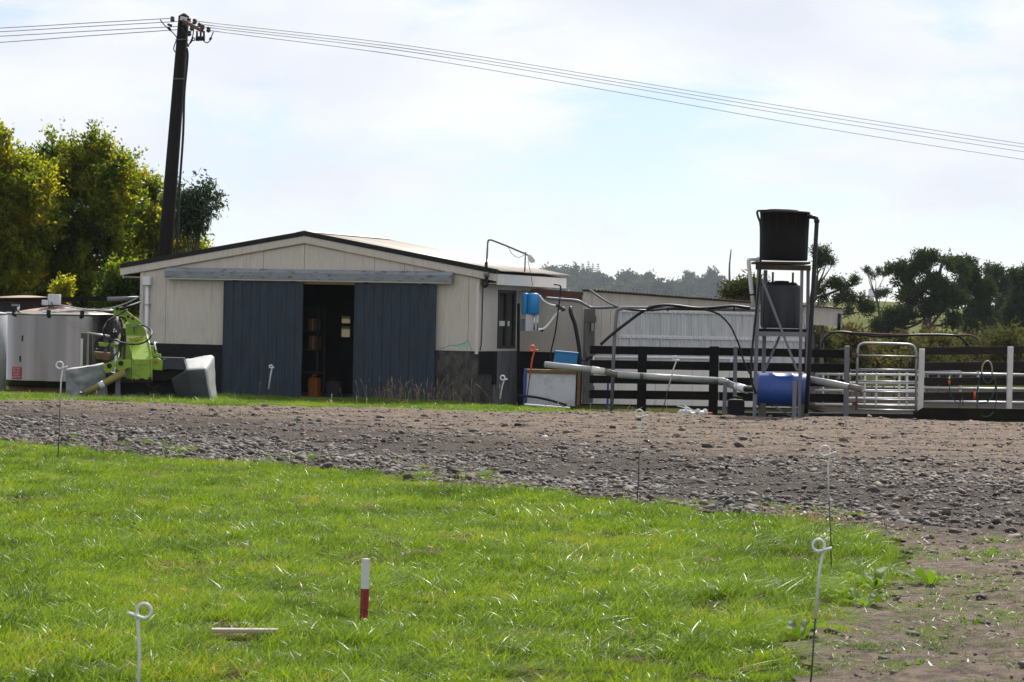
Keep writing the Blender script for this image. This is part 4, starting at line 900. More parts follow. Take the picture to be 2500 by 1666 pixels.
# hose coil on a rail
hc = thing('hose_coil', 'dark green hose coiled on a hook on the right-hand fence', 'hose', W(2410, 1015, YF - 0.1))
YC = YF - 0.07
MB().tube(spl([W(2397, 912, YC), W(2398, 896, YC), W(2404, 885, YC), W(2411, 882, YC), W(2418, 886, YC), W(2422, 898, YC), W(2422, 914, YC)], 5), 0.016, 8).obj('coil_top', M['brass'], hc)
MB().tube(spl([W(2397, 910, YC), W(2388, 940, YC), W(2386, 980, YC), W(2392, 1008, YC - .1), W(2405, 1018, YC - .15), W(2422, 1010, YC - .15), W(2431, 985, YC), W(2433, 950, YC), W(2424, 912, YC)], 6), 0.013, 8).obj('coil', M['green_hose'], hc)
MB().tube(spl([W(2398, 912, YC - .02), W(2402, 928, YC - .02), W(2412, 936, YC - .02), W(2422, 928, YC - .02), W(2430, 920, YC - .02), W(2429, 950, YC - .02), W(2415, 978, YC - .02), W(2390, 986, YC - .02)], 6), 0.012, 8).obj('coil', M['green_hose'], hc)
def gun(label, px, py, h):
    t = thing('hose_nozzle', label, 'nozzle', W(px, py + h, YC))
    MB().tube([W(px, py, YC - .03), W(px - 1, py + h, YC - .03)], 0.022, 8).obj('grip', M['orange'], t)
    MB().tube([W(px, py - 10, YC - .03), W(px, py, YC - .03)], 0.014, 8).obj('tip', M['chrome'], t)
gun('orange hose nozzle hung on the right-hand fence near the gate', 2318, 930, 9); gun('orange hose nozzle hanging beside the green hose coil', 2380, 955, 20)
hose('thin_hose', 'thin dark hose trailing from the orange nozzle near the gate', [W(2318, 940, YC), W(2320, 962, YC), W(2330, 978, YC), W(2342, 984, YC), W(2350, 970, YC), W(2351, 992, YC)], 0.01, 'green_hose')

# cattle-yard rails behind
tag(MB().box(6.4, 24, YF + 0.4, 84, -0.5, 0.0).obj('yard_floor', mat('yard_concrete', (0.035, 0.031, 0.026), 1.0, var=0.4, scale=1.2, spec=0.0)), 'dirty concrete floor of the cattle yard', 'yard floor', kind='structure')
def yard(label, Yb, x0, x1, rails, posts, rr=0.03, mm='white_steel'):
    t = thing('yard_rail', label, 'yard rails', W((x0 + x1) / 2, 990, Yb), group='white pipe rails of the cattle yard')
    for y0, y1 in rails: MB().tube([W(x0, y0, Yb), W(x1, y1, Yb)], rr, 8).obj('rail', M[mm], t)
    for px in posts:
        p = W(px, rails[0][0], Yb); MB().tube([Vector((p.x, p.y, -0.1)), p + Vector((0, 0, 0.03))], rr * 0.9, 8).obj('post', M[mm], t)
yard('white pipe yard rails seen through the gate', 62, 1990, 2250, ((914, 916), (935, 936), (953, 955), (972, 974), (988, 990)), (2010, 2060, 2112, 2140, 2196, 2215), 0.026)
yard('white pipe yard rails seen through the right-hand fence', 61, 2246, 2560, ((911, 917), (948, 952), (981, 985)), (2256, 2345, 2388, 2510), 0.032, 'galv_light')
yard('far white cattle race rails deeper in the yard', 70, 1985, 2345, ((905, 908), (946, 948), (977, 981)), tuple(range(1995, 2345, 27)), 0.024, 'galv')

# hose loop above the gate
YK = 57.5
hose('black_hose', 'black hose arching from the canopy post over the yard gate', [W(2005, 850, YK), W(2012, 828, YK), W(2030, 814, YK), W(2060, 811, YK), W(2100, 817, YK), W(2150, 822, YK), W(2250, 818, YK), W(2330, 820, YK), W(2352, 830, YK), W(2368, 848, YK)], 0.024, 'black_hose')
hose('rusty_pipe', 'thin rusty pipe running level over the gate to a bend', [W(2022, 811, YK), W(2060, 812, YK), W(2200, 818, YK), W(2330, 819, YK), W(2368, 819, YK), W(2386, 828, YK), W(2393, 845, YK)], 0.018, 'rust', 'pipe')

# ------------------------------------------------------------------ tank stand
YA, YB = 53.3, 54.25
st = thing('tank_stand', 'tall grey steel stand holding two tanks above the blue drum', 'tank stand', W(1900, 1020, 53.8))
def leg(px0, py0, px1, py1, Y, wd=9):
    a, b = W(px0, py0, Y), W(px1, py1, Y); s_ = wd / (FOC / Y)
    MB().bar(Vector((a.x, a.y, -0.15)), b, s_, s_, ref=(0, 1, 0)).obj('leg', M['galv'], st, bev=0.006)
leg(1841, 1022, 1853, 652, YA); leg(1951, 1022, 1958, 655, YA, 7.5)
leg(1862, 1010, 1869, 660, YB, 9); leg(1970, 1010, 1973, 660, YB, 8)
def brace(p, q_, wd=0.045): MB().bar(p, q_, wd, 0.02, ref=(0, 1, 0)).obj('brace', M['galv'], st)
brace(W(1862, 686, YA - .03), W(1946, 905, YA - .03)); brace(W(1903, 822, YB - .05), W(1867, 906, YB - .05)); 
brace(W(1894, 994, YB), W(1932, 1016, YA + .1), 0.03)
for Y in (YA, YB):
    MB().bar(W(1851, 815, Y), W(1969, 817, Y), 0.05, 0.085).obj('cross_beam', M['galv'], st)
MB().prism([W(1851, 810, YA - .02), W(1969, 812, YA - .02), W(1969, 804, YA - .02), W(1851, 803, YA - .02)], (0, 1.02, 0)).obj('shelf', M['black_rail'], st)
for i in range(3): MB().bar(W(1845, 652, YA + i * .46), W(1979, 655, YA + i * .46), 0.09, 0.10).obj('top_bearer', M['dark_timber'], st, bev=0.006)
MB().prism([W(1846, 643, YA - .08), W(1978, 645, YA - .08), W(1978, 640, YA - .08), W(1846, 638, YA - .08)], (0, 1.12, 0)).obj('platform', M['dark_timber'], st)
# upper tank
c = W(1914, 637, 53.8); sT = FOC / 53.8; zt = W(1914, 518, 53.8).z - c.z
tk = thing('water_tank', 'round black water tank on top of the steel stand', 'tank', c, world=False)
MB().lathe((0, 0, 0.004), [(0.435, 0), (0.445, 0.03), (0.453, zt * 0.5), (0.462, zt - 0.05), (0.475, zt - 0.045), (0.475, zt), (0.45, zt + 0.004)], 40).obj('shell', M['black_plastic'], tk)
MB().lathe((-0.08, 0.0, zt), [(0.34, 0), (0.33, 0.035), (0.2, 0.05), (0.01, 0.055)], 32).obj('lid', M['black_plastic'], tk)
for a in np.linspace(0, 2 * math.pi, 16, endpoint=False): MB().tube([(0.43 * math.cos(a), 0.43 * math.sin(a), 0.03), (0.462 * math.cos(a), 0.462 * math.sin(a), zt - 0.05)], 0.008, 5).obj('rib', M['black_plastic'], tk)
# lower tank
c = W(1906, 800, 53.78); zt = W(1906, 692, 53.78).z - c.z - 0.02
tk = thing('water_tank', 'grey plastic tank on the middle shelf of the steel stand', 'tank', c + Vector((0, 0, -0.01)), world=False)
prof = [(0.365, 0.0), (0.378, 0.03), (0.378, zt - 0.06), (0.365, zt - 0.03), (0.33, zt)]
MB().lathe((0, 0, 0), prof, 32).obj('shell', M['grey_plastic'], tk)
for a in np.linspace(0, 2 * math.pi, 14, endpoint=False): MB().tube([(0.374 * math.cos(a), 0.374 * math.sin(a), 0.05), (0.374 * math.cos(a), 0.374 * math.sin(a), zt - 0.08)], 0.014, 6).obj('rib', M['grey_plastic'], tk)
MB().lathe((0, 0, zt), [(0.30, 0), (0.30, 0.03), (0.14, 0.045), (0.14, 0.075), (0.01, 0.08)], 24).obj('lid', M['black_plastic'], tk)
for a in np.linspace(0, 2 * math.pi, 8, endpoint=False): MB().box(0.24 * math.cos(a) - .03, 0.24 * math.cos(a) + .03, 0.24 * math.sin(a) - .03, 0.24 * math.sin(a) + .03, zt + 0.03, zt + 0.05).obj('lid_lug', M['black_plastic'], tk)
for dx in (-0.16, 0.22): MB().tube([(dx, 0.1, zt), (dx, 0.1, zt + 0.24)], 0.02, 8).obj('feed_pipe', M['black_hose'], tk)
# pipes of the stand
ov = thing('overflow_pipe', 'black overflow pipe dropping down the right side of the tank stand', 'pipe', W(1975, 1000, 53.2))
MB().tube([W(1970, 529, 53.5), W(1984, 530, 53.5)] + spl([W(1988, 531, 53.5), W(1993, 534, 53.45), W(1994, 545, 53.4)], 5) + [W(1986, 690, 53.25), W(1975, 890, 53.2), W(1968, 1010, 53.2)], 0.041, 10).obj('pipe', M['black_hose'], ov)
for px, py in ((1994, 540), (1977, 529)): MB().tube([W(px, py - 4, 53.4), W(px, py + 4, 53.4)], 0.052, 10).obj('fitting', M['black_hose'], ov)
wpv = thing('feed_pipe', 'white bent pipe on the left of the tank stand', 'pipe', W(1839, 752, 53.6))
MB().tube([W(1856, 633, 53.6), W(1838, 633, 53.55)] + spl([W(1833, 633, 53.5), W(1828, 636, 53.5), W(1828, 646, 53.5)], 5) + [W(1834, 705, 53.5), W(1840, 752, 53.5)], 0.038, 10).obj('pipe', M['pvc_white'], wpv)
MB().tube([W(1835, 718, 53.5), W(1835.5, 722, 53.5)], 0.044, 10).obj('collar', M['black_hose'], wpv)
hose('black_hose', 'black hose hanging from the upper tank rim down the left leg', [W(1873, 514, 53.3), W(1850, 516, 53.25), W(1851, 530, 53.2), W(1857, 552, 53.2), W(1857, 620, 53.15), W(1855, 673, 53.15), W(1845, 770, 53.15), W(1835, 873, 53.15), W(1834, 925, 53.15), W(1846, 962, 53.2)], 0.022, 'black_hose')
# drum lying on its side
c = W(1846, 951, 53.75); L_ = (1974 - 1846) / (FOC / 53.75)
dm = thing('blue_drum', 'blue plastic drum lying on its side under the tanks', 'drum', W(1910, 995, 53.75))
rr_ = 0.315
MB().lathe(c, [(0.22, -0.002), (0.26, 0.0), (rr_ - 0.02, 0.012), (rr_, 0.05), (rr_, 0.29), (rr_ + 0.012, 0.305), (rr_ + 0.012, 0.325), (rr_, 0.34), (rr_, 0.64), (rr_ + 0.012, 0.655), (rr_ + 0.012, 0.675), (rr_, 0.69), (rr_, L_ - 0.05), (rr_ - 0.02, L_ - 0.012), (0.26, L_), (0.22, L_ + 0.002)], 40, axis='x').obj('shell', M['blue_drum'], dm)
for hx in (0.12, L_ - 0.12):
    MB().prism([c + Vector((hx - .05, -0.3, -0.55)), c + Vector((hx - .05, 0.3, -0.55)), c + Vector((hx - .05, 0.26, -0.25)), c + Vector((hx - .05, 0, -0.335)), c + Vector((hx - .05, -0.26, -0.25))], (0.1, 0, 0)).obj('cradle', M['old_timber'], dm)
# big drain pipe in three lengths
dpz = thing('drain_pipe', 'large grey drain pipe running along the fence into the blue drum', 'pipe', W(1600, 930, 55))
YD = 55.3
MB().tube([W(1331, 890, YD + 0.4), W(1447, 903, YD)], 0.062, 14).obj('pipe_length', M['pipe_grey'], dpz)
MB().tube([W(1444, 903, YD), W(1476, 908, YD)], 0.074, 14).obj('collar', M['white_steel'], dpz)
MB().tube([W(1474, 907, YD), W(1512, 916, YD)], 0.064, 14).obj('pipe_length', M['pipe_brown'], dpz)
MB().tube([W(1508, 915, YD), W(1755, 930, YD - 0.2)] + spl([W(1755, 930, YD - 0.2), W(1768, 931, YD - .25), W(1780, 938, YD - .3)], 4) + [W(1812, 950, YD - .8)], 0.066, 14).obj('pipe_length', M['pipe_grey'], dpz)
MB().tube([W(1800, 944, YD - .65), W(1824, 952, YD - 1.1)], 0.076, 14).obj('collar', M['pvc_white'], dpz)
MB().tube([W(1820, 950, YD - 1.1), W(1850, 951, YD - 1.5)], 0.055, 12).obj('coupling', M['black_hose'], dpz)
for px, py in ((1565, 919), (1739, 929)):
    for o_ in (-2, 3): MB().tube([W(px + o_ - 0.5, py, YD - .1), W(px + o_ + 0.8, py, YD - .1)], 0.074, 14).obj('strap', M['black_hose'], dpz)
MB().bar(Vector((*W(1768, 1000, YD - .4).xy, -0.15)), W(1771, 932, YD - .4), 0.075, 0.075, ref=(0, 1, 0)).obj('support_post', M['galv'], dpz)
# outlet spout
sp_ = thing('outlet_pipe', 'white outlet spout sloping right from the blue drum', 'pipe', W(2040, 950, 53.7))
MB().tube([W(1972, 926, 53.75), W(2040, 938, 53.6), W(2075, 945, 53.5), W(2107, 951, 53.4)], [0.066, 0.064, 0.056, 0.056], 14).obj('pipe', M['pipe_grey'], sp_)
MB().tube([W(2072, 944, 53.5), W(2105.5, 950.5, 53.4)], 0.061, 14).obj('sleeve', M['pipe_brown'], sp_)
tag(MB().bar(Vector((*W(1939, 1010, 52.9).xy, -0.1)), W(1940, 931, 52.9), 0.075, 0.075, ref=(0, 1, 0)).obj('short_post', M['galv'], None, bev=0.012), 'short grey steel post standing in front of the blue drum', 'post')
jerry('jerry_can', 'black jerry can standing left of the tank stand', Vector((*W(1796, 1024, 53.4).xy, -0.03)), 0, 0.31, 0.25, 0.42, M['black_plastic'])
# reels and pail
def reel(label, px, py, Y, rad, wd):
    t = thing('fence_reel', label, 'reel', W(px, py, Y), R(25), world=False)
    for x in (-wd / 2, wd / 2 - 0.015): MB().lathe((x, 0, rad), [(rad, 0), (rad, 0.012), (rad * 0.8, 0.018), (0.03, 0.018)], 20, axis='x').obj('flange', M['white_plastic'], t)
    MB().lathe((-wd / 2, 0, rad), [(rad * 0.45, 0.0), (rad * 0.6, wd * 0.3), (rad * 0.6, wd * 0.7), (rad * 0.45, wd)], 16, axis='x').obj('spool', M['white_box'], t)
    return t
rl = reel('white electric-fence reel with a red handle on the ground by the kerb', 1712, 1024, 53.2, 0.10, 0.17)
MB().tube([(0.1, 0, 0.11), (0.24, 0.02, 0.115)], 0.014, 8).obj('handle', M['red_sign'], rl)
reel('white electric-fence reel lying left of the red-handled reel', 1690, 1024, 53.3, 0.085, 0.14)
pl_ = thing('grey_pail', 'pale upturned pail heaped with pigtail posts at the grass edge', 'pail', W(1673, 1023, 53.4), world=False)
MB().lathe((0, 0, -0.02), [(0.17, 0), (0.165, 0.05), (0.14, 0.16), (0.10, 0.19), (0.02, 0.2)], 20).obj('shell', M['tank_white'], pl_)
for k, (a, b) in enumerate((((-0.16, -0.05, 0.24), (0.1, 0.0, 0.19)), ((-0.05, -0.1, 0.22), (0.16, -0.05, 0.1)), ((-0.02, 0.05, 0.25), (0.2, 0.0, 0.13)), ((-0.15, -0.2, 0.02), (0.2, -0.2, 0.05)))):
    MB().tube([a, b], 0.010, 6).obj('spare_post', M['white_plastic'], pl_)

# ------------------------------------------------------------------ things by the milk room
YW = 60.9
pu = thing('pump_unit', 'twin blue pump canisters on a white box on the milk room wall', 'pump', W(1295, 810, YW))
for px, r1 in ((1282, 0.075), (1302, 0.125)):
    b0, t0 = W(px, 768, YW - 0.25 + (0.06 if px < 1290 else 0)), W(px, 716, YW - 0.25 + (0.06 if px < 1290 else 0))
    MB().lathe(b0, [(r1 * 0.8, 0), (r1, 0.03), (r1 * 1.02, (t0.z - b0.z) - 0.05), (r1 * 0.85, (t0.z - b0.z) - 0.01), (r1 * 0.5, (t0.z - b0.z))], 20).obj('canister', M['blue_pump'], pu)
p = W(1297, 790, YW - 0.2); MB().box(p.x - 0.12, p.x + 0.12, p.y - 0.08, p.y + 0.1, W(1297, 809, YW).z, W(1297, 768, YW).z).obj('white_case', M['white_box'], pu, bev=0.01)
for px in (1304, 1313): MB().tube([W(px, 770, YW - .32), W(px, 806, YW - .32)], 0.014, 6).obj('tube', M['chrome'], pu)
p = W(1276, 790, YW - 0.08); MB().box(p.x - 0.05, p.x + 0.05, p.y, p.y + 0.12, p.z - 0.16, p.z + 0.1).obj('bracket', M['galv'], pu)
MB().tube([W(1320, 808, YW - .3), W(1326, 806, YW - .3)], 0.03, 8).obj('outlet', M['black_hose'], pu)
hose('white_hose', 'upper white hose from the blue pump to the wall', [W(1317, 722, YW - .3), W(1327, 735, YW - .3), W(1342, 744, YW - .2), W(1360, 748, YW - .1)], 0.022, 'white_plastic')
hose('white_hose', 'lower ribbed white hose curving from the pump case to the wall', [W(1313, 806, YW - .3), W(1328, 803, YW - .3), W(1343, 788, YW - .25), W(1356, 770, YW - .2), W(1372, 755, YW - .1)], 0.026, 'white_plastic')
fl_ = thing('wall_fitting', 'dark pipe flange where the white hoses enter the wall', 'fitting', W(1372, 755, YW))
MB().tube([W(1370, 755, YW - .15), W(1376, 755, YW + .1)], 0.05, 12).obj('flange', M['frame_dark'], fl_); MB().tube([W(1361, 747, YW - .15), W(1365, 747, YW + .1)], 0.04, 12).obj('flange', M['frame_dark'], fl_)
hose('thin_cable', 'thin black hose hanging from the shed eave past the wall flange', [W(1352, 695, YW - .3), W(1366, 697, YW - .3), W(1369, 706, YW - .3), W(1366, 735, YW - .3), W(1362, 765, YW - .3), W(1356, 810, YW - .3), W(1345, 860, YW - .3), W(1343, 884, YW - .3)], 0.016, 'black_hose')
hose('thick_hose', 'thick black hose dropping from the wall beside the plank door', [W(1393, 751, YW - .1), W(1394, 765, YW - .2), W(1404, 795, YW - .2), W(1413, 845, YW - .2), W(1416, 880, YW - .2), W(1417, 930, YW - .2), W(1414, 985, YW - .2)], 0.042, 'black_hose')
pst = W(1265, 980, 59.6)
tag(MB().bar(Vector((pst.x, pst.y, -0.15)), W(1266, 741, 59.6), 0.062, 0.05, ref=(0, 1, 0)).obj('dark_post', M['black_rail'], None), 'dark slender post against the shed side beside the pump', 'post')
bn = thing('blue_bin', 'blue plastic tub standing on the white box', 'tub', W(1380, 893, 59.4))
MB().prism([W(1350, 892, 59.2), W(1408, 893, 59.2), W(1412, 862, 59.2), W(1356, 857, 59.2)], (0, 0.35, 0)).obj('tub', M['blue_bin'], bn, bev=0.03)
MB().prism([W(1354, 861, 59.19), W(1413, 866, 59.19), W(1413, 861, 59.19), W(1355, 856, 59.19)], (0, 0.38, 0)).obj('rim', M['blue_bin'], bn, bev=0.01)
wb = thing('white_chest', 'old white chest with rusty edges below the blue tub', 'chest', W(1345, 990, 59.2))
MB().prism([W(1284, 990, 59.0), W(1404, 993, 59.0), W(1407, 912, 59.0), W(1287, 909, 59.0)], (0, 0.6, 0)).obj('body', M['white_box'], wb, bev=0.015)
MB().prism([W(1285, 911, 58.97), W(1408, 914, 58.97), W(1409, 905, 58.97), W(1286, 902, 58.97)], (0, 0.66, 0)).obj('lid', M['rust_light'], wb, bev=0.01)
MB().bar(W(1411, 990, 59.0), W(1414, 906, 59.0), 0.06, 0.06, ref=(0, 1, 0)).obj('corner_post', M['rust_light'], wb)
hose('blue_pipe', 'blue upright pipe left of the white chest', [W(1281, 990, 58.9), W(1281, 930, 58.9), W(1283, 900, 58.9)], 0.03, 'blue_drum', 'pipe')
hose('blue_pipe', 'blue upright pipe behind the fence left end', [W(1483, 995, 58.5), W(1484, 950, 58.5), W(1486, 900, 58.5)], 0.024, 'blue_drum', 'pipe')
hose('ground_hose', 'black hose lying across the foot of the white chest', [W(1268, 967, 58.6), W(1300, 969, 58.6), W(1340, 977, 58.6), W(1385, 990, 58.5)], 0.025, 'black_hose')
hose('ground_pipe', 'white plastic pipe lying in the grass before the white chest', [W(1280, 988, 57.6), W(1330, 992, 57.5), W(1392, 997, 57.4)], 0.02, 'white_plastic', 'pipe')

# ------------------------------------------------------------------ milk vat and tanks at the left
YV = 63.6
vc = W(150, 950, YV); zt = W(150, 768, YV).z
vat = thing('milk_vat', 'round stainless steel milk vat with a tan lid and red notice', 'vat', Vector((vc.x, vc.y, 0)), world=False)
VR = 1.24
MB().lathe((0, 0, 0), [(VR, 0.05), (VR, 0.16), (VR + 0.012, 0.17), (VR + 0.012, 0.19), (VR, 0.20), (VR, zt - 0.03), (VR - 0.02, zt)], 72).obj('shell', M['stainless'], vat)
MB().lathe((0, 0, 0), [(VR - 0.1, -0.15), (VR - 0.06, 0.05)], 48).obj('foot_ring', M['rust_light'], vat)
MB().lathe((0, 0, zt - 0.02), [(VR - 0.03, 0), (VR - 0.04, 0.03), (VR * 0.6, 0.12), (0.2, 0.20), (0.02, 0.205)], 48).obj('lid', M['vat_lid'], vat)
MB().tube([(VR * math.cos(a), VR * math.sin(a), zt + 0.005) for a in np.linspace(math.pi * 1.02, math.pi * 1.98, 40)], 0.03, 8).obj('rim', M['chrome'], vat)
for a in (1.22, 1.47, 1.66):
    MB().box(*(lambda x, y: (x - .04, x + .04, y - .05, y + .05, zt - 0.05, zt + 0.09))(VR * math.cos(math.pi * a), VR * math.sin(math.pi * a))).obj('clamp', M['black_flash'], vat)
for ang, z in ((1.30, 0.75), (1.285, 0.30)): MB().box(*(lambda x, y: (x - .012, x + .012, y - .02, y + .02, z + 0.3, z + 0.42))(VR * math.cos(math.pi * ang), VR * math.sin(math.pi * ang))).obj('seam_tag', M['frame_dark'], vat)
# notice, bent to the shell
sx, sz = W(40, 910, YV - 1.1), None
a0, a1 = math.acos((W(27, 910, YV - 0.9).x - vc.x) / VR), math.acos((W(54, 910, YV - 0.9).x - vc.x) / VR)
z0, z1 = W(40, 925, YV - 0.9).z, W(40, 896, YV - 0.9).z
sg = MB(); ns = 8
for i in range(ns + 1):
    g = -(a0 + (a1 - a0) * i / ns)
    sg.v += [((VR + 0.006) * math.cos(g), (VR + 0.006) * math.sin(g), z0), ((VR + 0.006) * math.cos(g), (VR + 0.006) * math.sin(g), z1)]
for i in range(ns): sg.face((2*i, 2*i+2, 2*i+3, 2*i+1))
sg = sg.obj('notice', M['red_sign'], vat)
for k, line in enumerate(('CALF MILK', 'NOT FOR', 'TANKER', 'COLLECTION')):
    cu = bpy.data.curves.new('lettering', 'FONT'); cu.body = line; cu.align_x = 'CENTER'; cu.align_y = 'CENTER'; cu.size = 0.056; cu.space_character = 1.0
    tmp = bpy.data.objects.new('lettering_tmp', cu); col.objects.link(tmp)
    dg = bpy.context.evaluated_depsgraph_get(); me = bpy.data.meshes.new_from_object(tmp.evaluated_get(dg)); bpy.data.objects.remove(tmp)
    gm = -(a0 + a1) / 2; sc_w = 1.0
    for v in me.vertices:
        x, y = v.co.x * sc_w, v.co.y
        g = gm + x / VR
        v.co = ((VR + 0.009) * math.cos(g), (VR + 0.009) * math.sin(g), z0 + (z1 - z0) * (0.84 - 0.225 * k) + y)
    link('lettering', me, M['white_plastic'], sg)
# agitator box on the lid
eb = thing('motor_box', 'white metal motor box on top of the milk vat', 'motor box', W(133, 752, YV - .3))
pb = W(133, 748, YV - 0.4); s_ = FOC / (YV - .4)
MB().box(pb.x - 14/s_, pb.x + 14/s_, pb.y - .15, pb.y + .12, W(0+133, 745, YV - .4).z, W(133, 719, YV - .4).z).obj('case', M['white_box'], eb, bev=0.012)
MB().box(pb.x - 28/s_, pb.x - 12/s_, pb.y - .2, pb.y + .05, W(120, 746, YV - .4).z, W(120, 733, YV - .4).z).obj('case', M['white_box'], eb, bev=0.012)
MB().tube([(pb.x - .1, pb.y, zt), (pb.x - .1, pb.y, W(133, 744, YV - .4).z)], 0.05, 10).obj('neck', M['galv'], eb)
MB().tube(spl([W(125, 738, YV - .6), W(131, 752, YV - .6), W(128, 756, YV - .6)], 4), 0.012, 6).obj('lead', M['black_hose'], eb)
ft = thing('vat_valve', 'small steel valve on the vat rim left of the motor box', 'valve', W(45, 762, YV - 1))
MB().tube([W(45, 764, YV - 1), W(45, 746, YV - 1)], 0.03, 8).obj('stem', M['chrome'], ft); MB().box(*(lambda p: (p.x - .13, p.x + .04, p.y - .04, p.y + .04, p.z - .02, p.z + .03))(W(43, 746, YV - 1))).obj('handle', M['galv'], ft)
hose('steel_bar', 'bright steel bar lying along the right side of the vat top', [W(103, 762, YV - 1.2), W(190, 758, YV - 1.0), W(278, 759, YV - 1.0)], 0.032, 'chrome', 'bar')
tk = thing('rusty_tank', 'tan domed tank roof behind the milk vat', 'tank', W(62, 950, 70), world=False); tk.location.z = -0.08
zt2 = W(62, 733, 70).z + 0.08
MB().lathe((0, 0, 0), [(0.95, 0), (0.95, zt2)], 40).obj('shell', M['dark_base'], tk); MB().lathe((0, 0, zt2), [(1.0, 0), (0.7, 0.07), (0.2, 0.11), (0.02, 0.115)], 40).obj('dome', M['vat_lid'], tk)
tk = thing('concrete_tank', 'pale grey round tank at the left edge of the photo', 'tank', W(-90, 950, 61), world=False); tk.location.z = -0.08
zt3 = W(0, 768, 61).z + 0.08
MB().lathe((0, 0, 0), [(0.905, 0), (0.905, zt3 - 0.03), (0.88, zt3)], 48).obj('shell', M['tank_white'], tk); MB().lathe((0, 0, zt3), [(0.9, 0), (0.88, 0.04), (0.1, 0.12)], 48).obj('lid', M['tank_white'], tk)
bm_ = thing('pipe_beam', 'dark level pipe beam between the tanks and the shed', 'beam', W(170, 735, 65))
MB().bar(W(-40, 734, 65), W(268, 729, 65), 0.1, 0.10).obj('beam', M['black_rail'], bm_); MB().bar(W(-40, 739, 65.1), W(190, 735, 65.1), 0.06, 0.07).obj('lower_beam', M['rust'], bm_)
MB().tube([W(262, 731, 64.8), W(345, 729, 64.8)], 0.055, 10).obj('pipe', M['galv'], bm_)
hose('overhead_cable', 'pale cable sweeping from the shed corner down to the vat', [W(344, 722, 62.6), W(310, 740, 62.4), W(270, 752, 62.2), W(220, 757, 62), W(147, 745, 62)], 0.014, 'galv_light', 'cable')

# timber bits behind the mower
tp = W(205, 900, 59.5)
tag(MB().bar(Vector((tp.x, tp.y, -0.12)), W(206, 813, 59.5), 0.13, 0.13, ref=(0, 1, 0)).obj('timber_post', M['old_timber'], None, bev=0.01), 'olive-brown timber post behind the left mower cover', 'post')
tp = W(199, 900, 59.3)
tag(MB().bar(Vector((tp.x, tp.y, -0.12)), W(200, 827, 59.3), 0.045, 0.03, ref=(0, 1, 0)).obj('white_stake', M['white_paint'], None), 'thin white stake against the timber post left of the mower', 'stake')
tr_ = thing('rusty_trough', 'rusty metal trough behind the green mower hoses', 'trough', W(250, 880, 59.8))
MB().prism([W(227, 859, 59.6), W(272, 863, 59.6), W(264, 880, 59.6), W(236, 877, 59.6)], (0, 0.5, 0)).obj('pan', M['rust_light'], tr_)
MB().tube([W(214, 813, 59.6), W(268, 822, 59.6)], 0.025, 8).obj('rail', M['galv_light'], tr_)
for px in (222, 258): MB().bar(W(px, 818, 59.8), Vector((*W(px, 900, 59.8).xy, -0.1)), 0.07, 0.07, ref=(0, 1, 0)).obj('upright', M['frame_dark'], tr_)

# ------------------------------------------------------------------ disc mower
YM = 57.2
mw = thing('disc_mower', 'lime green tractor disc mower with grey fabric covers parked on the verge', 'mower', W(330, 975, YM))
def m_(x, y, dy=0.0): return W(180 + x / 5.6, 720 + y / 5.6, YM + dy)
gr, M_ = M['green'], M
def plate(name, pts, dy, th, mt, bev=0.006, parent=None): return MB().prism([m_(x, y, dy) for x, y in pts], (0, th, 0)).obj(name, mt, parent or mw, bev=bev)
# gearbox housing: vertical front, sloping top
hb = MB()
A_ = [m_(800, 885), m_(1060, 885), m_(1055, 1160), m_(797, 1160)]
T_ = [m_(760, 605, 0.80), m_(1005, 552, 0.80)]
hb.v += [tuple(p) for p in A_ + T_] + [tuple(p + Vector((0, 0.55, 0))) for p in (A_[2], A_[3])] + [tuple(p + Vector((0, 0.2, -0.02))) for p in T_]
for q_ in ((0, 3, 2, 1), (0, 1, 5, 4), (4, 5, 9, 8), (8, 9, 6, 7), (7, 6, 2, 3), (0, 4, 8, 7, 3), (1, 2, 6, 9, 5)): hb.face(q_)
hs = hb.obj('housing', gr, mw, bev=0.01)
for xa, ya, xb, yb, xc, yc in ((757, 600, 798, 880, 794, 1165), (1010, 550, 1064, 880, 1062, 1165)):
    MB().prism([m_(xa, ya - 10, 0.79), m_(xb, yb - 12, -0.02), m_(xc, yc, -0.02), m_(xc, yc, 0.1), m_(xb, yb, 0.12), m_(xa, ya, 0.87)], (0.022, 0, 0)).obj('flange', gr, hs)
plate('decal', [(835, 620), (935, 610), (930, 645), (830, 655)], 0.66, 0.01, M['amber'], 0, hs)
plate('neck', [(690, 560), (715, 395), (900, 395), (985, 470), (1000, 560)], 0.86, 0.14, gr)
plate('rear_frame', [(560, 690), (690, 650), (760, 640), (800, 885), (590, 885)], 0.30, 0.10, gr)
hd_ = plate('headstock', [(540, 175), (655, 160), (745, 235), (900, 355), (940, 405), (770, 405), (690, 305), (640, 300), (548, 292)], 0.66, 0.05, gr)
plate('headstock', [(560, 185), (655, 165), (745, 240), (890, 355), (930, 405), (770, 405), (690, 305), (640, 300), (560, 292)], 0.84, 0.04, gr)
for x, y, r_ in ((597, 190, 24), (745, 300, 19), (806, 326, 19), (862, 356, 7), (580, 270, 10)):
    MB().tube([m_(x, y, 0.645), m_(x, y, 0.67)], r_ / 5.6 / (FOC / YM), 16).obj('pin', M['black_flash'], hd_)  # black discs standing in for dark holes in the plate
MB().tube([m_(655, 195, 0.62), m_(735, 200, 0.62)], 0.03, 10).obj('coupling', M['chrome'], hd_)
MB().tube([m_(640, 200, 0.35), m_(900, 110, 0.9)], 0.03, 8).obj('top_link', M['black_flash'], mw)
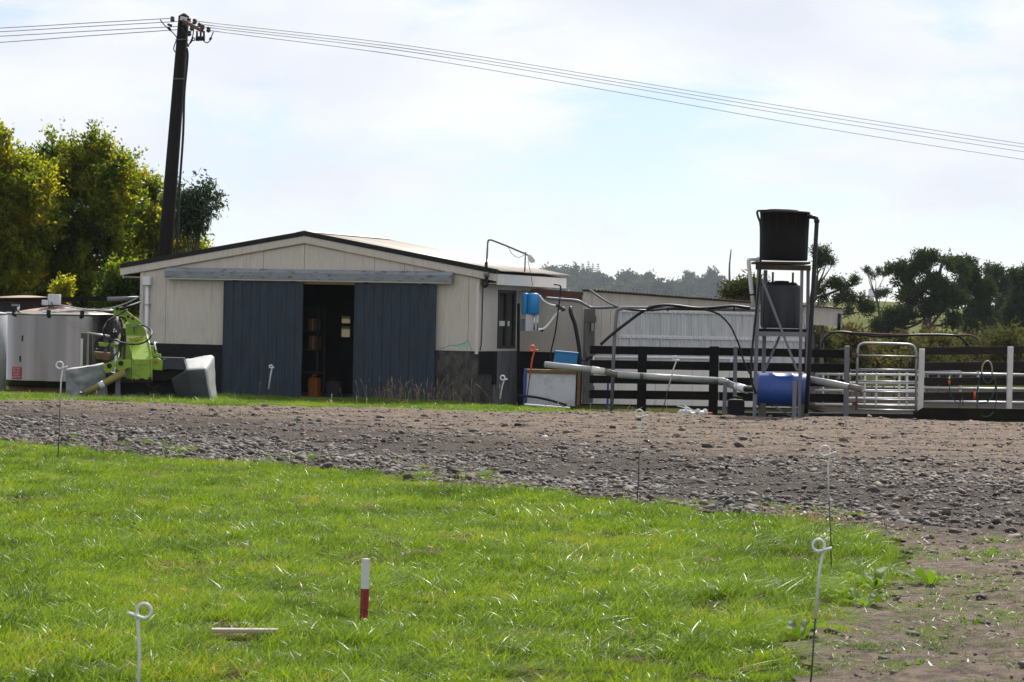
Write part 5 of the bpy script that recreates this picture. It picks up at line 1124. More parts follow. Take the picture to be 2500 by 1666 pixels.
# left hinge plates
for nm, pts, dy, cx, cy in (('hinge_plate', [(583, 892), (740, 886), (790, 890), (790, 985), (730, 1000), (700, 1030), (640, 1062), (590, 1020), (565, 980)], -0.02, 645, 937), ('hinge_plate', [(410, 952), (560, 898), (572, 960), (530, 1040), (480, 1068), (430, 1062), (400, 1010)], -0.10, 487, 973)):
    hp = plate(nm, pts, dy, 0.05, gr)
    MB().tube([m_(cx, cy, dy - 0.02), m_(cx, cy, dy + 0.02)], 35 / 5.6 / (FOC / YM), 20).obj('bush', M['black_flash'], hp)  # black disc standing in for the dark hole in the hinge plate
plate('link', [(335, 648), (430, 655), (560, 668), (620, 690), (600, 740), (540, 712), (345, 705)], 0.30, 0.08, gr)
plate('link', [(575, 1050), (640, 1060), (720, 1000), (790, 1010), (790, 1150), (715, 1150), (700, 1060), (600, 1100)], 0.10, 0.12, gr)
plate('underframe', [(480, 1050), (780, 1150), (1060, 1165), (1060, 1200), (600, 1200), (470, 1140)], 0.25, 0.3, M['frame_dark'])
# drive-shaft guard
dg_ = MB().tube([m_(705, 1055, -0.05), m_(150, 1355, -0.25)], [0.075, 0.068], 16).obj('shaft_guard', M['olive'], mw)
MB().tube([m_(410, 1215, -0.155), m_(345, 1250, -0.178)], 0.0735, 16).obj('label_band', M['white_box'], dg_)
MB().tube([m_(125, 1345, -0.26), m_(80, 1335, -0.28)], 0.035, 10).obj('yoke', M['chrome'], dg_)
lg = m_(604, 1500, 0.1)
MB().bar(Vector((lg.x, lg.y, -0.12)), m_(604, 1010, 0.1), 0.10, 0.08, ref=(0, 1, 0)).obj('stand_leg', M['galv'], mw, bev=0.008)
# right bracket, navy side box, lever
plate('bracket', [(1070, 868), (1150, 860), (1218, 898), (1208, 1035), (1072, 1022)], 0.02, 0.15, gr)
plate('side_box', [(1145, 852), (1500, 862), (1537, 1012), (1215, 1022), (1212, 905)], 0.06, 0.35, M['navy'])
MB().tube([m_(1240, 880, 0.04), m_(1240, 885, 0.04)], 0.03, 12).obj('ring_pin', M['chrome'], mw)
MB().tube([m_(1100, 650, 0.3), m_(1135, 810, 0.25)], 0.024, 10).obj('lever', M['chrome'], mw); MB().tube([m_(1070, 655, 0.3), m_(1150, 660, 0.3)], 0.014, 8).obj('lever_top', M['galv_light'], mw)
plate('side_arm', [(1050, 690), (1085, 700), (1100, 800), (1190, 810), (1190, 850), (1075, 850)], 0.2, 0.08, gr)
plate('cutter_beam', [(1075, 1022), (1475, 1018), (1465, 1150), (1075, 1180)], 0.25, 0.35, M['black_flash'])
# fabric covers
cv = MB(); cp = [m_(1500, 868, 0.6), m_(1925, 812, 0.75), m_(1812, 1000, -0.16), m_(1535, 1015, -0.16), m_(1500, 1470, 0.62), m_(1962, 1440, 0.75), m_(1890, 1475, -0.08), m_(1640, 1480, 0.02)]
cv.v = [tuple(p) for p in cp]
for q_ in ((0, 1, 2, 3), (1, 5, 6, 2), (0, 4, 5, 1), (3, 2, 6, 7), (0, 3, 7, 4), (4, 7, 6, 5)): cv.face(q_, True)
rc = cv.obj('fabric_cover', M['tarp'], mw, bev=0.07)
rc.modifiers['bevel'].segments = 4
md = rc.modifiers.new('sub', 'SUBSURF'); md.subdivision_type = 'SIMPLE'; md.levels = 3; md.render_levels = 3
tx = bpy.data.textures.new('folds', 'CLOUDS'); tx.noise_scale = 0.22
md = rc.modifiers.new('folds', 'DISPLACE'); md.texture = tx; md.strength = 0.035; md.texture_coords = 'GLOBAL'
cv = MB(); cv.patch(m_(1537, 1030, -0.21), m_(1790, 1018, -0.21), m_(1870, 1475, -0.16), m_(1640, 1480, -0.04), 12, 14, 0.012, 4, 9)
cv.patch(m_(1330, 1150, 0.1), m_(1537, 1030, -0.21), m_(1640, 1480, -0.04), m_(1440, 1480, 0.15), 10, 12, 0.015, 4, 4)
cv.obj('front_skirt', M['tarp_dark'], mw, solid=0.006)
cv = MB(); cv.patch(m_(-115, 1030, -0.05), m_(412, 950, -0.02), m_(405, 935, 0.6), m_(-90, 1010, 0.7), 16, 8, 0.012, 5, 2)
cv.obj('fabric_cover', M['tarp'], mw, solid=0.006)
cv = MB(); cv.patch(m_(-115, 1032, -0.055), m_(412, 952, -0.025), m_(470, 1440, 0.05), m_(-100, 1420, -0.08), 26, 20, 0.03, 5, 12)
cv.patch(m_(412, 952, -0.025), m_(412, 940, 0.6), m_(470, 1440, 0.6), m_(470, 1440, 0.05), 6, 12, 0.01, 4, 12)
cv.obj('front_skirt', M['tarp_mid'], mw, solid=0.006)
plate('dark_backing', [(440, 1080), (1520, 1030), (1600, 1470), (450, 1470)], 0.62, 0.02, M['black_flash'], 0)  # black sheet added to stand in for the shade under the mower
for x in (560, 760, 960, 1160, 1360): MB().lathe(m_(x, 1415, 0.35), [(0.05, 0), (0.19, 0.01), (0.20, 0.03), (0.12, 0.07), (0.03, 0.09)], 16).obj('cutter_disc', M['frame_dark'], mw)
# dark cutouts drawn as black plates, and fixings, on the housing
for pts in ([(800, 1130), (835, 1150), (835, 1166), (800, 1166)], [(1022, 1135), (1054, 1120), (1054, 1166), (1022, 1166)], [(890, 1166), (900, 1145), (930, 1138), (960, 1146), (970, 1166)]): plate('notch', pts, -0.006, 0.004, M['black_flash'], 0, hs)
for x, y in ((815, 905), (930, 905), (1042, 905), (812, 945), (1045, 945), (812, 1090), (1045, 1090)): MB().tube([m_(x, y, -0.016), m_(x, y, 0.004)], 0.014, 6).obj('bolt', M['galv'], hs)
plate('rib', [(800, 938), (1060, 938), (1060, 950), (800, 950)], -0.014, 0.012, gr, 0, hs)
plate('warning_decal', [(1100, 905), (1150, 905), (1150, 950), (1100, 950)], 0.016, 0.003, M['amber'], 0)
MB().tube([m_(690, 470, 0.5), m_(640, 700, 0.25)], 0.035, 12).obj('ram_body', M['black_flash'], mw); MB().tube([m_(640, 700, 0.25), m_(610, 880, 0.06)], 0.018, 10).obj('ram_rod', M['chrome'], mw)
plate('guard_strap', [(470, 700), (500, 690), (560, 880), (530, 895)], 0.2, 0.02, M['frame_dark'])
plate('guard_strap', [(690, 560), (720, 560), (700, 880), (670, 880)], 0.26, 0.03, M['frame_dark'])
# hoses and valve block
for nm, pts, r_, mm in (('hose', [(700, 225, .6), (600, 280, .45), (480, 350, .25), (405, 470, 0), (420, 560, -.03), (480, 610, -.05), (570, 622, -.08), (660, 655, -.1), (760, 675, -.1), (900, 672, -.1), (1000, 630, -.08), (1058, 560, -.02), (1060, 490, .2), (1000, 440, .45), (930, 415, .75)], .017, 'black_hose'),
    ('hose', [(590, 310, .2), (520, 360, .12), (480, 440, .08), (490, 520, .1), (560, 560, .15)], .016, 'black_hose'),
    ('hose', [(640, 330, .2), (660, 420, .15), (650, 520, .12), (680, 600, .15), (660, 690, .18)], .02, 'black_hose'),
    ('hose', [(480, 345, .2), (440, 400, .15), (460, 480, .15), (540, 520, .15)], .015, 'black_hose'),
    ('hose', [(400, 560, .1), (320, 610, .05), (285, 690, .05), (310, 745, .1), (430, 730, .15), (490, 680, .2), (495, 610, .2)], .015, 'black_hose'),
    ('hose', [(620, 670, .1), (615, 760, .1), (560, 830, .12), (530, 880, .12)], .014, 'black_hose'),
    ('hose', [(860, 400, .8), (930, 420, .8), (985, 490, .8), (1000, 560, .75), (1040, 680, .45)], .013, 'white_plastic'),
    ('hose', [(700, 500, .2), (690, 600, .18), (640, 720, .15), (640, 850, .15)], .02, 'black_hose')):
    MB().tube(spl([m_(*p) for p in pts], 6), r_, 8).obj(nm, M[mm], mw)
vb = plate('valve_block', [(510, 515), (590, 515), (600, 600), (520, 605)], 0.08, 0.12, M['black_flash'])
plate('valve_block', [(540, 360), (600, 340), (640, 480), (600, 560), (540, 500)], 0.22, 0.14, M['frame_dark'])
for x, y in ((555, 495), (548, 522), (580, 520)): MB().tube([m_(x, y, 0.06), m_(x, y - 30, 0.06)], 0.014, 8).obj('nipple', M['chrome'], vb)
MB().tube([m_(585, 300, 0.15), m_(605, 420, 0.12)], 0.012, 8).obj('rod', M['galv_light'], mw)
MB().tube([m_(822, 400, 0.83), m_(826, 530, 0.83)], 0.016, 8).obj('drop_pin', M['galv'], mw); MB().box(*(lambda p: (p.x - .05, p.x + .06, p.y - .03, p.y + .03, p.z - .035, p.z + .035))(m_(820, 410, .83))).obj('pin_head', M['galv_light'], mw)
MB().tube(spl([m_(985, 1180, .1), m_(1040, 1255, .1), (m_(1110, 1275, .1)), m_(1170, 1230, .1)], 5), 0.008, 6).obj('wire_loop', M['rust'], mw)

# ------------------------------------------------------------------ power pole and wires
YQ = 70.0
pole = thing('power_pole', 'tall black leaning timber power pole behind the shed', 'power pole', Vector((*W(398, 700, YQ).xy, 0)))
pb_, pt_ = W(403, 620, YQ), W(449, 40, YQ); dv = (pb_ - pt_) / (pt_.z - pb_.z)
foot = pb_ + dv * (pb_.z + 0.4)
MB().tube([foot, pb_, pt_, W(450, 33, YQ)], [0.185, 0.178, 0.135, 0.03], 12).obj('shaft', M['pole'], pole)
for py, px in ((98, 444), (194, 438)): MB().tube([W(px, py - 1, YQ), W(px, py + 1, YQ)], 0.165, 14).obj('band', M['galv'], pole)
ca0, ca1 = W(447, 50, YQ - 0.12), W(494, 76, YQ - 1.5)
MB().bar(ca0, ca1, 0.06, 0.08).obj('cross_arm', M['rust'], pole)
MB().bar(W(440, 44, YQ - .17), W(464, 50, YQ - .17), 0.04, 0.10).obj('plate', M['white_steel'], pole)
for px, py, dy in ((452, 58, -.2), (461, 50, -.4), (468, 68, -.5), (475, 52, -.7), (487, 62, -1.1), (494, 66, -1.4), (462, 81, -.2), (421, 46, -.1), (509, 72, -1.2)):
    ins = MB().lathe(W(px, py + 5, YQ + dy), [(0.02, -0.03), (0.055, 0), (0.06, 0.03), (0.035, 0.045), (0.055, 0.06), (0.045, 0.10), (0.01, 0.115)], 12).obj('insulator', M['porcelain'], pole)
fu = MB().tube([W(478, 95, YQ - .9), W(500, 94, YQ - .9)], 0.06, 10).obj('fuse', M['black_flash'], pole)
for px in (481, 490, 498): MB().tube([W(px, 92, YQ - .9), W(px, 76, YQ - .9)], 0.025, 8).obj('fuse_leg', M['black_flash'], fu)
for pts in (((391, 48), (400, 60), (412, 72), (424, 82), (432, 95), (428, 105), (424, 120), (428, 128)), ((445, 66), (452, 85), (457, 105), (459, 115)), ((474, 65), (470, 90), (462, 108), (459, 116)), ((470, 100), (476, 98), (472, 92), (468, 102), (460, 110)), ((495, 98), (504, 105), (512, 100), (517, 88), (521, 78))):
    MB().tube(spl([W(x, y, YQ - .35) for x, y in pts], 4), 0.014, 6).obj('lead', M['black_hose'], pole)
for x0, y0, x1, y1 in ((409, 60, 420, 63), (411, 67, 417, 75), (512, 98, 516, 92)): MB().tube([W(x0, y0, YQ - .35), W(x1, y1, YQ - .35)], 0.03, 8).obj('connector', M['black_flash'], pole)
MB().tube(spl([W(456, 118, YQ - .2), W(458, 135, YQ - .2), W(456, 165, YQ - .2), W(450, 230, YQ - .2), W(447, 330, YQ - .2), W(438, 470, YQ - .2), W(432, 640, YQ - .2)], 6), 0.030, 8).obj('riser_cable', M['black_hose'], pole)
# wires to the right: y at x = 480, 1000, 1500, 2000, 2500
rows = (('uppermost', (478, 52), 112.5, 192, 274, 352), ('second', (492, 60), 120, 200, 283, 360), ('third', (496, 66), 127, 208, 293, 371), ('lowest', (512, 75), 139, 224, 312, 390))
for nm, (sx_, sy_), y1, y2, y3, y4 in rows:
    sl = y4 - y3
    ps = [W(sx_, sy_, YQ - .8)] + [W(x, y, YQ + 44 * (x - 480) / 2020) for x, y in ((1000, y1), (1500, y2), (2000, y3), (2500, y4), (3000, y4 + sl * 0.93), (3600, y4 + sl * 2.0))]
    tag(MB().tube(spl(ps, 10), 0.010, 6).obj('power_wire', M['wire']), '%s wire of the four running right from the pole' % nm, 'wire', 'overhead wires right of the pole')
for nm, (sx_, sy_), y0 in (('uppermost', (421, 45), 69), ('second', (433, 53), 78), ('third', (436, 65), 89), ('lowest', (433, 73), 104)):
    ps = [W(sx_, sy_, YQ - .1), W(200, sy_ + (y0 - sy_) * 0.52, YQ + 3), W(0, y0, YQ + 6), W(-600, y0 + (y0 - sy_) * 1.3, YQ + 18)]
    tag(MB().tube(spl(ps, 8), 0.010, 6).obj('power_wire', M['wire']), '%s wire of the four running left from the pole' % nm, 'wire', 'overhead wires left of the pole')

# ------------------------------------------------------------------ pigtail posts, stake, plank
def pigtail(label, base_px, top_px, Y, rad, colr='white_plastic', split=0.58, flip=1, rod=0.0035, ground=True):
    """step-in post: plastic-coated upper half ending in a curl, bare steel below"""
    b = W(*base_px, Y); t = W(*top_px, Y)
    g = gz1(b.x, b.y)
    if ground: b = b + (t - b) * ((g - 0.03 - b.z) / (t.z - b.z))
    o = thing('pigtail_post', label, 'fence post', b)
    ax = (t - b).normalized()
    st_ = b + (t - b) * split
    MB().tube([b, b + (t - b) * split * 0.5 + Vector((0.004, 0, 0)), st_], rod, 6).obj('shaft', M['steel_rod'], o)
    side = Vector((flip, 0, 0)); side = (side - ax * side.dot(ax)).normalized()
    c_ = t - ax * rad - side * rad * 0.55
    pts = [st_, b + (t - b) * (split + 0.6 * (1 - split)), c_ + side * rad * 0.95 - ax * rad * 0.9]
    curl = [c_ + (side * math.cos(a) + ax * math.sin(a)) * rad + Vector((0, -rod * 2.4 * (a + 0.7) / 5.4, 0)) for a in np.linspace(-0.35, 4.75, 22)]
    tail = [c_ - ax * rad * 0.72 + side * rad * 0.9 + Vector((0, -rod * 3, 0)), c_ - ax * rad * 0.25 + side * rad * 2.3 + Vector((0, -rod * 3.2, 0))]
    MB().tube(spl(pts[1:] + curl + tail, 2) if False else [st_] + spl(pts[1:] + curl + tail, 3), rod * 1.5, 8).obj('curl', M[colr], o)
    return o
pigtail('white pigtail post in the bottom left of the grass', (327, 2150), (343, 1474), 8.7, 0.022, rod=0.0032, flip=-1)
pigtail('nearest white pigtail post leaning right at the dirt edge', (1968, 1775), (2007, 1318), 12.6, 0.026, rod=0.0042)
pigtail('white pigtail post at the grass edge behind the nearest leaning one', (2029, 1385), (2020, 1089), 20.6, 0.036, rod=0.0042)
pigtail('white pigtail post at the gravel edge in the middle of the track', (1554, 1243), (1566, 1001), 26.6, 0.036, rod=0.0048)
pigtail('white pigtail post on the left edge of the gravel', (141, 1118), (151, 884), 33.4, 0.04, rod=0.006)
pigtail('orange-topped pigtail post before the white chest', (1283, 992), (1304, 845), 58.0, 0.055, 'orange', rod=0.011, split=0.5)
pigtail('small white pigtail post in the weeds below the shed window', (1218, 990), (1231, 918), 58.0, 0.045, rod=0.009, split=0.3)
pigtail('tilted white pigtail post leaning on the rail fence', (1618, 1000), (1652, 871), 54.8, 0.042, rod=0.009, split=0.48)
pigtail('white pigtail post in front of the left blue door', (652, 975), (664, 892), 59.6, 0.03, rod=0.010, split=0.35)
sk = thing('survey_stake', 'square wooden stake painted white above and red below', 'stake', GP(888, 1512), R(28), world=False)
sk.rotation_euler = (0, R(1.2), R(30)); hw = 0.0185
MB().box(-hw, hw, -hw, hw, -0.08, 0.175).obj('red_end', M['red'], sk, bev=0.002); MB().box(-hw + .0004, hw - .0004, -hw + .0004, hw - .0004, 0.1752, 0.35).obj('white_end', M['white_paint'], sk, bev=0.002)
MB().tube([(-0.03, -0.02, 0.07), (0.10, -0.03, 0.02)], 0.003, 5).obj('twig', M['dry_grass'], sk)
pk = GP(596, 1570); pk.z = gz1(pk.x, pk.y) + 0.048
tag(MB().bar(pk + Vector((-0.175, 0.0, 0.0)), pk + Vector((0.175, 0.05, 0.0)), 0.065, 0.02).obj('loose_plank', M['plank'], None, bev=0.003), 'short pale plank lying flat in the foreground grass', 'plank')

# ------------------------------------------------------------------ trees
def leaf_cloud(lobes, twigs, per, llen, lwid, tlen, r, upb=0.8, droop=0.0, shell=0.5, tint=(0.2, 0.8), wid_jit=0.3, sprays=0, sr=0.3, wpow=0.75):
    """leaves set along short twigs that fill ellipsoid lobes; lobes = [(centre, (rx,ry,rz))]"""
    C = np.array([c for c, _ in lobes]); Rr = np.array([q for _, q in lobes]); wgt = (Rr[:, 0] * Rr[:, 1] * Rr[:, 2]) ** wpow; wgt /= wgt.sum()
    k = r.choice(len(lobes), twigs, p=wgt)
    dirs = r.normal(0, 1, (twigs, 3)); dirs /= np.linalg.norm(dirs, axis=1)[:, None]
    rad = (shell + (1 - shell) * r.uniform(0, 1, twigs) ** 0.7)[:, None]
    st_ = C[k] + dirs * Rr[k] * rad
    if sprays:
        pick = r.integers(0, sprays, twigs); j_ = r.normal(0, 1, (twigs, 3)); j_ /= np.linalg.norm(j_, axis=1)[:, None]
        st_ = st_[pick] + j_ * sr * r.uniform(0.1, 1, (twigs, 1)); dirs = dirs[pick] * 0.8 + j_ * 0.7
    td = dirs * 0.7 + np.array([0, 0, upb]) + r.normal(0, 0.35, (twigs, 3)); td /= np.linalg.norm(td, axis=1)[:, None]
    tl = tlen * r.uniform(0.5, 1.5, twigs)
    n = twigs * per
    t = np.tile(np.linspace(0.05, 1, per), twigs); rep = np.repeat(np.arange(twigs), per)
    pos = st_[rep] + td[rep] * (tl[rep] * t)[:, None] + r.normal(0, llen * 0.35, (n, 3))
    ld = td[rep] * 0.5 + r.normal(0, 0.75, (n, 3)) - np.array([0, 0, droop]); ld /= np.linalg.norm(ld, axis=1)[:, None]
    sd_ = np.cross(ld, r.normal(0, 1, (n, 3))); sd_ /= np.linalg.norm(sd_, axis=1)[:, None] + 1e-9
    up_ = np.cross(ld, sd_)
    L_ = (llen * r.uniform(0.6, 1.25, n))[:, None]; Wd = (lwid * r.uniform(1 - wid_jit, 1 + wid_jit, n))[:, None]
    V = np.stack([pos, pos + ld * L_ * 0.45 + sd_ * Wd * 0.5 + up_ * Wd * 0.15, pos + ld * L_, pos + ld * L_ * 0.45 - sd_ * Wd * 0.5 + up_ * Wd * 0.15], 1).reshape(-1, 3)
    F = (np.arange(n) * 4)[:, None] + np.arange(4)[None]
    tw = r.uniform(*tint, twigs)
    if sprays: tw = np.clip(r.uniform(*tint, sprays)[pick] * 0.75 + tw * 0.25, 0, 1)
    T = np.repeat(np.clip(tw[rep] + r.normal(0, 0.09, n), 0, 1), 4)
    return V, F, T
def tree(name, label, base, lobes, limbs, trunk_r, leaf, mt, group=None, seed=1, cat='tree', bark='bark', **kw):
    r = np.random.default_rng(seed)
    b = Vector(base); t = thing(name, label, cat, b, group=group)
    v, f, tt_ = leaf_cloud(lobes, seed and leaf[0], leaf[1], leaf[2], leaf[3], leaf[4], r, **kw)
    me = tint_mesh('crown', v, f, tt_, mt); link('crown', me, None, t)
    tr = MB()
    top_ = max(limbs, key=lambda p: p[2]) if limbs else lobes[0][0]
    fork = Vector((b.x + (top_[0] - b.x) * 0.25, b.y + (top_[1] - b.y) * 0.25, b.z + (top_[2] - b.z) * 0.45))
    tr.tube([b - Vector((0, 0, 0.3)), b + (fork - b) * 0.5 + Vector((r.normal(0, .05), 0, 0)), fork, Vector(top_)], [trunk_r * 1.15, trunk_r, trunk_r * 0.8, trunk_r * 0.15], 10)
    for l in limbs:
        l = Vector(l); s0 = b + (fork - b) * r.uniform(0.55, 1.0) if l.z < fork.z + (Vector(top_) - fork).length * 0.4 else fork + (Vector(top_) - fork) * r.uniform(0.05, 0.5)
        mid = s0 * 0.5 + l * 0.5 + Vector((r.normal(0, .08), r.normal(0, .08), -0.05)) * (l - s0).length
        tr.tube(spl([s0, mid, l], 4), [trunk_r * 0.42 * (1 - 0.85 * i / 8) for i in range(9)], 6)
    tr.obj('trunk', M[bark], t)
    return t
def lobes_px(items, Y, ydepth=1.0, scale=1.0, down=0):
    out = []
    for px, py, rx, ry, *o in items:
        Yl = Y + (o[0] if o else 0); s = FOC / Yl; c = W(px, py + down, Yl); rx, ry = rx * scale, ry * scale; out.append((tuple(c), (rx / s, ydepth * (rx + ry) / 2 / s, ry / s)))
    return out
TRG = 'yellow-green trees behind the vat'
def big_tree(label, Y, items, base_px, seed, twigs, **kw):
    lb = lobes_px(items, Y, 1.0, 1.0, 26); b = W(base_px, 900, Y); b.z = gz1(b.x, b.y)
    return tree('leafy_tree', label, b, lb, [c for c, _ in lb], 0.16, (int(twigs * 1.15), 12, 0.108, 0.06, 0.36), M['leaf_yellow'], TRG, seed, shell=0.45, sprays=int(twigs / 15), sr=0.22, wpow=0.6, **kw)
big_tree('large yellowing tree left of the power pole', 76, [(150, 425, 75, 68), (235, 410, 62, 62), (205, 372, 42, 38), (130, 372, 26, 36), (262, 362, 18, 34), (132, 322, 6, 26), (180, 322, 7, 26), (222, 325, 6, 24), (270, 322, 6, 28), (62, 385, 8, 26), (300, 365, 8, 14), (285, 390, 14, 22), (90, 440, 60, 60), (75, 410, 40, 36), (110, 480, 70, 70), (190, 500, 100, 90), (130, 590, 100, 90), (230, 620, 100, 90), (265, 460, 52, 60), (250, 545, 70, 70), (300, 470, 36, 40), (290, 430, 26, 30), (180, 680, 110, 60), (90, 680, 100, 70)], 170, 3, 6200, tint=(0.22, 0.82))
big_tree('yellow tree cut by the left edge of the photo', 74, [(-20, 420, 60, 70), (30, 470, 60, 75), (5, 378, 26, 38), (70, 450, 55, 60), (75, 530, 50, 60), (16, 325, 7, 24), (30, 345, 8, 20), (58, 400, 14, 24), (10, 560, 65, 80), (30, 640, 65, 75), (-60, 520, 80, 120), (-40, 660, 90, 80)], -30, 4, 3800, tint=(0.4, 0.9))
big_tree('yellow-green tree right behind the power pole foot', 78, [(320, 475, 50, 46), (370, 495, 40, 48), (290, 480, 40, 50), (300, 540, 50, 60), (400, 540, 30, 50), (350, 425, 8, 22), (383, 432, 7, 20), (318, 430, 10, 18), (470, 588, 10, 12), (360, 560, 60, 60), (420, 590, 45, 40), (455, 600, 35, 22), (330, 640, 70, 60), (300, 700, 70, 50)], 350, 6, 3600, tint=(0.4, 0.95))
lb = lobes_px([(440, 485, 14, 30), (458, 515, 22, 18), (485, 492, 16, 14), (503, 470, 12, 16), (480, 532, 20, 16), (508, 512, 15, 12), (522, 492, 10, 12), (468, 558, 20, 22), (445, 545, 18, 36)], 72)
b = W(440, 900, 72); b.z = gz1(b.x, b.y)
tree('peach_tree', 'dark drooping-leaved tree just right of the power pole', b, lb, [c for c, _ in lb], 0.07, (430, 13, 0.15, 0.04, 0.34), M['leaf_dark'], None, 8, shell=0.1, droop=0.9, upb=0.7)
# low shrub behind the vat
lb = lobes_px([(150, 715, 14, 16), (158, 705, 12, 12)], 66); b = W(152, 900, 66); b.z = -0.05
tree('small_shrub', 'small sunlit shrub just above the motor box', b, lb, [c for c, _ in lb], 0.03, (130, 10, 0.08, 0.05, 0.2), M['leaf_yellow'], None, 9, cat='shrub', tint=(0.6, 1.0))
lb = lobes_px([(290, 690, 35, 35), (310, 740, 30, 40), (270, 745, 30, 40), (330, 700, 25, 40)], 70); b = W(300, 900, 70); b.z = -0.05
tree('small_shrub', 'dim green shrub between the vat and the shed corner', b, lb, [c for c, _ in lb], 0.03, (800, 10, 0.10, 0.06, 0.25), M['leaf_yellow'], None, 10, cat='shrub', tint=(0.1, 0.6))

# pines on the right
def pine(label, Y, items, base_px, seed, twigs, limbs=None, trunk=0.3, ll=0.26, lw=0.085, shell=0.2, sr=0.34, fill=0.86):
    lb = lobes_px(items, Y, 0.9, fill); b = W(base_px, 880, Y); b.z = gz1(b.x, b.y)
    return tree('pine_tree', label, b, lb, [c for c, _ in lb] + (limbs or []), trunk, (int(twigs * 0.85), 9, ll, lw, 0.26), M['leaf_pine'], 'pines beyond the yard', seed, shell=shell, upb=0.9, sprays=int(twigs / 27), sr=sr)
pine('broad dark pine with a stout trunk behind the yard gate', 175, [(2205, 670, 38, 26), (2260, 645, 42, 25), (2300, 640, 25, 18), (2225, 720, 45, 26), (2290, 700, 48, 32), (2340, 665, 22, 22), (2200, 775, 40, 18), (2150, 800, 40, 18), (2290, 752, 40, 22), (2325, 730, 36, 24), (2180, 812, 40, 16), (2330, 785, 30, 16)], 2253, 21, 3600)
pine('dark pine right of the broad one, leaning right', 185, [(2340, 650, 28, 22), (2375, 655, 26, 26), (2360, 690, 38, 28), (2400, 715, 36, 30), (2340, 730, 36, 30), (2385, 755, 36, 28), (2360, 790, 40, 26)], 2385, 22, 2300)
pine('greyer pine towards the right edge of the photo', 215, [(2425, 665, 34, 22), (2455, 690, 36, 26), (2420, 705, 34, 26), (2470, 735, 36, 30), (2430, 760, 40, 30), (2400, 790, 36, 26)], 2440, 23, 1900)
pine('pine cut by the right edge of the photo', 190, [(2490, 672, 28, 20), (2505, 710, 38, 30), (2480, 755, 40, 34), (2520, 770, 44, 40), (2475, 800, 44, 26)], 2500, 24, 1900)
pine('open-branched pine behind the tank stand', 150, [(1995, 622, 28, 14), (2018, 640, 22, 12), (2032, 648, 14, 9), (2005, 650, 16, 10), (2030, 700, 30, 14), (2060, 705, 26, 14), (2085, 692, 12, 9), (2000, 715, 26, 18), (2060, 735, 26, 14), (2100, 735, 32, 18), (2115, 760, 26, 14), (2010, 740, 30, 18), (2085, 765, 18, 10)], 1972, 25, 1100, trunk=0.22, shell=0.1, ll=0.20, lw=0.055, sr=0.24, fill=0.8)
pine('sparse wind-bent pine on the skyline left of the broad pine', 250, [(2118, 662, 14, 7), (2138, 672, 16, 7), (2155, 680, 16, 10), (2165, 668, 10, 5), (2150, 722, 14, 12), (2170, 715, 14, 14)], 2150, 26, 260, trunk=0.14, shell=0.1, sr=0.25, fill=0.8)
# scrub belt
sg_ = np.random.default_rng(31); items = [(1985, 845), (2010, 825), (2045, 835), (2075, 815), (2105, 840), (2135, 822), (2165, 835), (2200, 815), (2230, 838), (2262, 822), (2290, 812), (2325, 830), (2355, 810), (2392, 825), (2425, 812), (2455, 828), (2485, 815), (2510, 830)]
ords = ['first', 'second', 'third', 'fourth', 'fifth', 'sixth', 'seventh', 'eighth', 'ninth', 'tenth', 'eleventh', 'twelfth', 'thirteenth', 'fourteenth', 'fifteenth', 'sixteenth', 'seventeenth', 'eighteenth', 'nineteenth', 'twentieth', 'twenty-first', 'twenty-second', 'twenty-third', 'twenty-fourth', 'twenty-fifth', 'twenty-sixth', 'twenty-seventh', 'twenty-eighth']
for i, (px, py) in enumerate(items):
    Y = 98 + sg_.uniform(-10, 14); py += 34 + sg_.uniform(-20, 24); px += sg_.uniform(-8, 8); q1 = sg_.uniform(0.6, 1.25)
    lb = lobes_px([(px, py, 20 * q1, 26 * q1), (px - 16, py + 22, 22, 24), (px + 14, py + 30, 26, 28), (px, py + 55, 34, 34)], Y)
    b = W(px, 900, Y); b.z = gz1(b.x, b.y)
    tree('scrub_bush', 'olive and rust scrub bush behind the yard, %s from the left' % ords[i], b, lb, [c for c, _ in lb], 0.05, (460, 8, 0.17, 0.085, 0.42), M['leaf_scrub'], 'scrub bushes behind the cattle yard', 100 + i, cat='bush', shell=0.3, sprays=34, sr=0.3, tint=tuple(np.clip(np.array((0.15, 0.6)) + sg_.uniform(-0.1, 0.35), 0, 1)))
# near bush over the parlour roof
lb = lobes_px([(1800, 725, 28, 14), (1830, 715, 26, 18), (1855, 725, 26, 20), (1825, 740, 40, 18)], 92); b = W(1825, 880, 92); b.z = gz1(b.x, b.y)
tree('scrub_bush', 'bright spiky bush showing over the parlour roof left of the tank stand', b, lb, [c for c, _ in lb], 0.06, (620, 8, 0.22, 0.05, 0.28), M['leaf_scrub'], None, 130, cat='bush', tint=(0.1, 0.5), upb=1.3)
